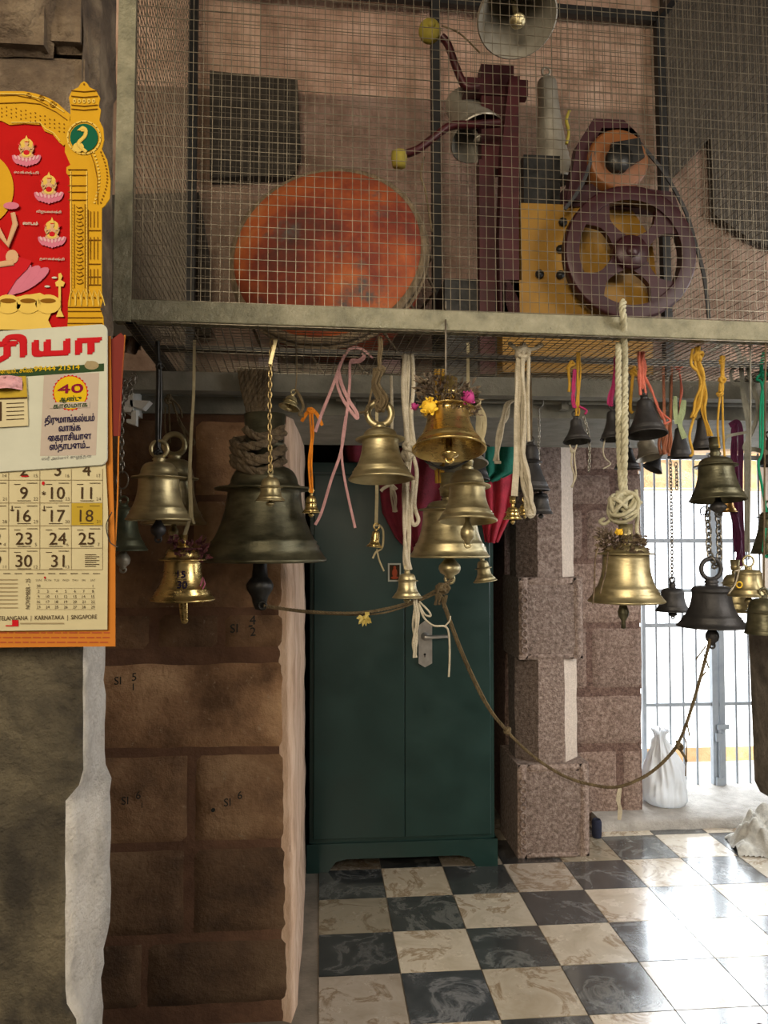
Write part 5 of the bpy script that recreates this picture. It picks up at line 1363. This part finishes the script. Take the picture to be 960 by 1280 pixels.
ell(h7, 114.5, 456.5, 9, 5.5, .0067); ell(h7, 110, 455, 3.2, 4, .007); ell(h7, 118, 455.5, 3.2, 4, .007)
flatp(h4, [(55, 468), (124, 466), (120, 569), (50, 570)], .0063, .0003)
sun_ = [(88 + (22.8 if i % 2 else 21) * math.cos(2 * math.pi * i / 56), 491 + (22.8 if i % 2 else 21) * math.sin(2 * math.pi * i / 56)) for i in range(56)]
q3 = MB(); flatp(q3, sun_, .0066, .0002); q3.build('sun_rim', 'c_letter', hb)
q2 = MB(); ell(q2, 88, 491, 20.6, 20.6, .0069, 40); 
flatp(h4, [(62, 503), (112, 502), (112, 509.5), (62, 510.5)], .0072, .0002)
wh(h5, '40', 88, 491, 11, 30, .04, 'c', .0074)
wh(h2, 'ஆண்டு', 88, 501, 5.6, 26, .03, 'c', .0074, -.006); wh(h2, 'காலமாக', 88, 509.3, 5.6, 41, .03, 'c', .0076)
for t_, v, wd in (('திருமாங்கல்யம்', 527.5, 60), ('வாங்க', 538.5, 26), ('ைகராசியான', 550, 52), ('ஸ்தாபனம்...', 561, 48)):
    wh(h6, t_, 87, v, 8.2, wd, .03, 'c', .007)
wh(h6, 'ஸ்ரீ அம்மன் குழந்தை', 83, 573.5, 3.6, 60, .0, 'c', .0068)
h1.build('red_lettering', 'c_letter', hb); h2.build('green_strip', 'c_green', hb); h3.build('yellow_lettering', 'c_yellow', hb); h4.build('pale_panel', 'c_panel', hb); q2.build('yellow_disc', 'c_yellow', hb); h5.build('number_lettering', 'c_maroon', hb); h6.build('navy_lettering', 'c_navy', hb); h7.build('round_emblem', 'c_line', hb)
# little daily pad stuck on the header board
q = MB(); flatp(q, [(-34, 474), (33, 471), (35, 527), (35, 532), (-34, 536)], .0095, .0032); pad = q.build('daily_pad', 'c_creamrow', cl)
q = MB(); flatp(q, [(-34, 473), (32, 470), (34, 496), (-34, 499)], .0105, .0009); q.build('yellow_cover', 'c_highlight', pad)
q = MB(); flatp(q, [(-34, 499), (34, 496.4), (34, 498), (-34, 500.6)], .0107, .0004); flatp(q, [(-30, 503), (2, 502), (2, 526), (-30, 527)], .0101, .0003)
for k in range(5):
    flatp(q, [(8, 504 + 5 * k), (30, 503 + 5 * k), (30, 504 + 5 * k), (8, 505 + 5 * k)], .0101, .0002)
q.build('pad_print', 'c_brown', pad)
q = MB()
vs, fs = [], []
for k in range(7):
    for i in range(12): vs.append(CP(-12 + 40 * i / 11, 472 + 16 * k / 6 - 3 * math.sin(i / 11 * 3.1), .012 + .01 * math.sin(i / 11 * 3.14) + .006 * noise.noise(Vector((i * .7, k * .9, 2)))))
for k in range(6):
    for i in range(11): fs.append((k * 12 + i, k * 12 + i + 1, k * 12 + i + 13, k * 12 + i + 12))
q.add(vs, fs, True); q.build('torn_wrapper', 'c_pinklight', pad)
# ---- picture top: red field, gold die-cut arch
q = MB(); flatp(q, [(-180, 412), (-180, 160), (-120, 138), (-60, 130), (20, 128), (60, 140), (88, 160), (96, 412)], .0005, .002); pic = q.build('picture_field', 'c_red', cl)
def mirror(pts): return [(-46 - u, v) for u, v in pts]
GA = [(-23, 113), (0, 114), (30, 114), (45, 117), (60, 122), (72, 129), (82, 138), (88, 143), (86, 160), (82, 180), (79, 182), (74, 178), (66, 168), (56, 164), (51, 156), (30, 154.5), (12, 156), (2, 151), (-23, 150)]
GP = [(88, 133), (86, 122), (90, 113), (98, 109), (101, 104), (105, 101.5), (109, 104), (112, 109), (120, 113), (125, 122), (123, 132), (126, 137), (124, 150), (129, 160), (130, 175), (127, 186), (134, 200), (138, 226), (137, 248), (131, 257), (127, 260), (127, 362), (128, 376), (125, 386), (129, 396), (130, 412), (84, 412), (85, 398), (85, 378), (88, 362), (87, 222), (83, 216), (83, 209), (88, 206), (81, 190), (82, 165), (88, 150)]
q = MB()
flatp(q, GA, .003, .002); flatp(q, mirror(GA)[::-1], .003, .002); flatp(q, GP, .0032, .0022); flatp(q, mirror(GP)[::-1], .0032, .0022)
gold = q.build('gold_arch', 'c_gold', cl)
gl, gd = MB(), MB()
for MF in (lambda p: p, lambda p: (-46 - p[0], p[1])):
    def fp(mb, pts, dy, th=.0004): flatp(mb, [MF(p) for p in (pts if MF((0, 0))[0] == 0 else pts[::-1])], dy, th)
    def line(mb, pts, w, dy): mb.sweep([CP(*MF(p), dy) for p in pts], w * SK, .0006, n=4, smooth=False)
    line(gl, [(0, 117), (30, 117.5), (58, 125), (80, 140)], 1.0, .004); line(gl, [(14, 153), (50, 153), (57, 161), (67, 166), (75, 176)], .9, .004)
    line(gd, [(-20, 131), (0, 129), (30, 128), (50, 130), (70, 140), (84, 150)], .7, .004); line(gd, [(-20, 120), (20, 119), (44, 124), (60, 132)], .5, .004)
    for i in range(16):
        f_ = i / 15
        uu, vv = -10 + 90 * f_, 135 + 22 * f_ ** 2
        for j in range(3): ell(gd, *MF((uu, vv + 5 * j - 2 * (i % 2))), .9, .9, .004, 6)
    for cx_, cy_, r_ in ((52, 122, 4), (66, 130, 4.5), (36, 119, 3.5)):
        pts = [(cx_ + r_ * (1 - i / 26) * math.cos(i * .55), cy_ + r_ * (1 - i / 26) * math.sin(i * .55)) for i in range(24)]
        line(gd, pts, .45, .0042)
    # finial, ring, column
    for v in (113, 120, 131, 136): line(gd, [(89, v), (105, v + 1.6), (122, v)], .6, .0046)
    for i in range(5): ell(gl, *MF((93 + 6 * i, 126)), 2.1, 3, .0044, 10); ell(gd, *MF((93 + 6 * i, 126)), .8, 1.2, .0048, 8)
    ell(gd, *MF((105, 105)), 1.2, 1.2, .0045, 8)
    pts = [(105 + 20.5 * math.cos(i * .2), 172 + 20.5 * math.sin(i * .2)) for i in range(33)]
    line(gl, pts, 1.4, .0044)
    for i in range(18): ell(gd, *MF((105 + 20.5 * math.cos(i * .35), 172 + 20.5 * math.sin(i * .35))), .7, .7, .0054, 6)
    for u in (88.5, 108.5): line(gl, [(u, 214), (u, 366)], .9, .0044)
    for u in (93, 106): line(gd, [(u, 255), (u, 360)], .35, .0044)
    for v in (212, 219, 232, 240, 250): line(gd, [(85, v), (109, v)], .6, .0046)
    for v in range(258, 356, 9):
        line(gd, [(95, v), (98, v + 2), (102, v + 1), (104, v + 5), (100, v + 7), (96, v + 6)], .6, .0044)
    for v in range(256, 362, 4): ell(gd, *MF((90.8, v)), .55, .55, .005, 6); ell(gd, *MF((107.8, v)), .55, .55, .005, 6)
    line(gd, [(110, 262), (110, 366)], .8, .0046)
    for v in (264, 296, 304, 336): 
        for k in range(3): line(gd, [(113 + 4.5 * k, v), (113 + 4.5 * k, v + 20)], .5, .0046)
    for v in (288, 300, 330, 346, 356): line(gd, [(110, v), (126, v)], .7, .0046)
    for i in range(6):
        line(gl, [(87 + 7.4 * i, 382), (88 + 7 * i, 368), (91 + 6.6 * i, 362), (94 + 6.8 * i, 370), (94 + 7.4 * i, 382)], .6, .0046); ell(gd, *MF((90.5 + 7 * i, 372)), 1, 1.4, .0046, 8)
    for v in (384, 389, 397, 404): line(gd, [(84, v), (128, v)], .6, .0046)
    # peacock tail eyes
    for i in range(16):
        ell(gd, *MF((126 + 8 * math.sin(i * .21) - .01 * i, 190 + 4.2 * i)), 1.1, 1.1, .0048, 8)
        ell(gl, *MF((117 + 7 * math.sin(i * .2), 190 + 4.2 * i)), 1.6, 1.2, .0046, 8)
    line(gd, [(112, 188), (118, 205), (122, 225), (122, 255)], .6, .0046)
gl.build('gold_highlights', 'c_goldlight', gold); gd.build('dark_outlines', 'c_golddark', gold)
for MF in (lambda p: p, lambda p: (-46 - p[0], p[1])):
    q = MB(); ell(q, *MF((105, 172)), 17.5, 17.5, .0045, 30); q.build('green_roundel', 'c_peacock', gold)
q = MB()
for MF in (lambda p: p, lambda p: (-46 - p[0], p[1])):
    q.sweep([CP(*MF(p), .0056) for p in smooth_path([Vector((101, 161, 0)), Vector((107, 162, 0)), Vector((106, 170, 0)), Vector((98, 180, 0)), Vector((108, 190, 0))], 6) for p in [(p.x, p.y)]], [x * SK for x in [2.5] * 25], .001, n=6)
    ell(q, *MF((103.5, 161)), 3.8, 3.4, .0062, 14); flatp(q, [MF(p) for p in ((100.5, 159), (96, 163), (101, 163))][::1], .006, .0004)
    ell(q, *MF((98, 184)), 7, 6, .0055, 16)
q.build('peacock', 'c_goldlight', gold)
# small seated figures on lotus flowers
pk, sk_, og_, wh_ = MB(), MB(), MB(), MB()
def figure(u, v, k):
    mb = MB()
    def E(m, *a): mb.m = m; ell(mb, *a)
    E(1, u, v - 4 * k, 9.5 * k, 11 * k, .0032, 24)
    for a in range(-3, 4):
        E(2, u + a * 4.6 * k, v + 14 * k - abs(a) * .9 * k, 2.9 * k, 6.6 * k, .0034 + .0001 * (3 - abs(a)), 12, 0, a * 11)
        E(3, u + a * 4.6 * k, v + 11 * k - abs(a) * .9 * k, 1.5 * k, 3.2 * k, .0040, 10, 0, a * 11)
    E(0, u, v + 6 * k, 9 * k, 3.4 * k, .0042, 16); E(1, u, v + 4.4 * k, 6 * k, 3.4 * k, .0046, 14)
    E(0, u, v - .5 * k, 3.6 * k, 6 * k, .0044, 14); E(4, u, v + 2.5 * k, 3.9 * k, 3.2 * k, .0048, 14); E(0, u, v - 9 * k, 2.6 * k, 3.1 * k, .0046, 14)
    mb.m = 4; ell(mb, u, v - 11.4 * k, 2.7 * k, 1.2 * k, .0049, 10)
    mb.m = 1; flatp(mb, [(u - 3 * k, v - 11.5 * k), (u, v - 19 * k), (u + 3 * k, v - 11.5 * k)], .005, .0004)
    for sx in (-1, 1):
        for dv in (-3, 2):
            mb.m = 0
            mb.sweep([CP(u + sx * 2.5 * k, v - 3 * k, .0045), CP(u + sx * 7 * k, v + dv * k + 1, .0045), CP(u + sx * 9 * k, v + (dv - 5) * k, .0045)], 1.1 * k * SK, .0006, n=5)
        E(4, u + sx * 9.4 * k, v - 8 * k, 1.7 * k, 2.2 * k, .005, 8)
    mb.build('seated_figure', ['c_skin', 'c_goldlight', 'c_pink', 'c_pinklight', 'c_letter'], pic)
for u, v, k in ((33, 188, 1.0), (61, 234, 1.02), (65, 290, .98), (-79, 188, 1.0), (-107, 234, 1.02), (-111, 290, .98)): figure(u, v, k)
for u, v, t_ in ((33, 217, 'லக்ஷ்மி'), (61, 266, 'விஜயலக்ஷ்மி'), (65, 325, 'தனலக்ஷ்மி')):
    write(wh_, t_, CP(u, v, .0036), (1, 0, 0), (0, 0, 1), 4 * SK, 30 * SK, .02, 'c', -.008)
write(wh_, 'லாபம்', CP(38, 281, .0036), (1, 0, 0), (0, 0, 1), 5.5 * SK, 18 * SK, .04, 'c')
for u, v in ((48, 344), (68, 347), (59, 358)):
    ell(wh_, u, v, 3.6, 1.3, .0034, 10)
# big central figure, mostly outside the view: a seated red-robed figure on a large lotus
ell(og_, -23, 236, 40, 46, .0026, 40)
for a in range(-7, 8):
    ell(pk, -23 + a * 8.8, 362 - abs(a) * 3.4 + .25 * a * a, 8, 27, .0036 + .0001 * (7 - abs(a)), 18, 0, a * 8)
ell(sk_, -23, 300, 20, 40, .0046, 24)
rb_ = MB(); flatp(rb_, [(-86, 340), (-60, 318), (-40, 300), (-6, 300), (14, 318), (40, 326), (34, 336), (20, 350), (6, 372), (-52, 372)], .0052, .0006); rb_.build('red_robe', 'c_letter', pic)
for sx in (-1, 1):
    sk_.sweep([CP(-23 + sx * 18, 285, .0056), CP(-23 + sx * 33, 306, .0056), CP(-23 + sx * 42, 280, .0058), CP(-23 + sx * 39, 266, .0058)], [5 * SK, 4.4 * SK, 3.6 * SK, 3 * SK], .0012, n=8)
    hl = MB(); ell(hl, -23 + sx * 37, 257, 10, 4.5, .0058, 14); hl.build('hand_lotus', 'c_pink', pic); ell(sk_, -23 + sx * 38, 321, 8, 9, .0064, 14)
    sk_.sweep([CP(-23 + sx * 12, 332, .0062), CP(-23 + sx * 40, 328, .0062)], 4 * SK, .001, n=8)
ell(sk_, -23, 222, 14, 17, .005, 20); flatp(og_, [(-41, 212), (-36, 190), (-23, 166), (-10, 190), (-5, 212)], .0054, .0005)
pots = MB()
pots2 = MB()
flatp(pots, [(-110, 412), (-112, 384), (-100, 374), (-60, 368), (-20, 370), (14, 372), (50, 366), (62, 372), (66, 386), (60, 400), (66, 412)], .0044, .0006)
for i in range(7):
    ell(pots, -90 + 25 * i, 380, 16, 12, .0056, 18); ell(pots2, -90 + 25 * i, 376, 10, 3, .006, 14)
lamp = [(73, 342), (76, 341), (78, 345), (76, 350), (81, 353), (79, 358), (76, 358), (76, 388), (80, 396), (70, 396), (73, 388), (73, 358), (70, 358), (69, 353), (73, 350)]
flatp(pots, lamp, .0044, .0005)
pots.build('gold_pots', 'c_goldlight', pic); pots2.build('pot_patterns', 'c_golddark', pic)
pk.build('lotus_petals', 'c_pink', pic); sk_.build('central_figure', 'c_skin', pic); og_.build('halo', 'c_gold', pic); wh_.build('white_captions', 'c_white', pic)
q = MB(); q.sweep(smooth_path(pp([(-23, 100), (-10, 60), (-6, 40)], 1.085)), .0008, n=5); q.build('hanging_string', 'whiterope', cl)
q = MB(); q.sweep(smooth_path(pp([(140, 640), (134, 652), (133, 662), (138, 678), (147, 684)], YK - .006)), .0007, n=5); q.build('loose_wire', 'ironblack', cl)
# ================================================================== light
w = bpy.data.worlds.new('sky'); scene.world = w; w.use_nodes = True
nt = w.node_tree; bg = nt.nodes['Background']
bg.inputs[0].default_value = (.90, .95, 1, 1); bg.inputs[1].default_value = 5.0
def area(name, loc, target, sx, sy, power, col):
    l = bpy.data.lights.new(name, 'AREA'); l.shape = 'RECTANGLE'; l.size = sx; l.size_y = sy; l.energy = power; l.color = col
    o = bpy.data.objects.new(name, l); COL.objects.link(o); o.location = loc
    o.rotation_euler = (Vector(target) - Vector(loc)).to_track_quat('-Z', 'Y').to_euler()
    return o
xm_ = (wx(803, 800, YG) + xg1) / 2
# daylight through the gate, from the sky outside
area('gate_daylight', (xm_ + .3, 6.0, 2.6), (xm_ - .4, 3.2, .6), 1.8, 2.4, 200, (.86, .94, 1))
area('side_opening', (3.3, 2.9, 1.7), (.6, 3.6, 1.2), 1.2, 2.0, 75, (.93, .96, 1))  # added fill brightening the back room from the right
# other openings of the hall behind the photographer
area('hall_light', (-.9, -2.2, 2.9), (.1, 2.4, 1.9), 1.8, 1.4, 165, (1, .84, .62))
area('hall_light_side', (2.9, .3, 2.6), (.3, 2.6, 1.9), 1.0, 1.4, 60, (1, .93, .84))
s = bpy.data.lights.new('sun', 'SUN'); s.energy = 5; s.angle = R(.5); s.color = (1, .96, .88)
so = bpy.data.objects.new('sun', s); COL.objects.link(so); so.rotation_euler = Vector((-.25, .55, -.8)).to_track_quat('-Z', 'Y').to_euler()
scene.view_settings.view_transform = 'Standard'
scene.view_settings.look = 'None'
scene.view_settings.exposure = 0.1
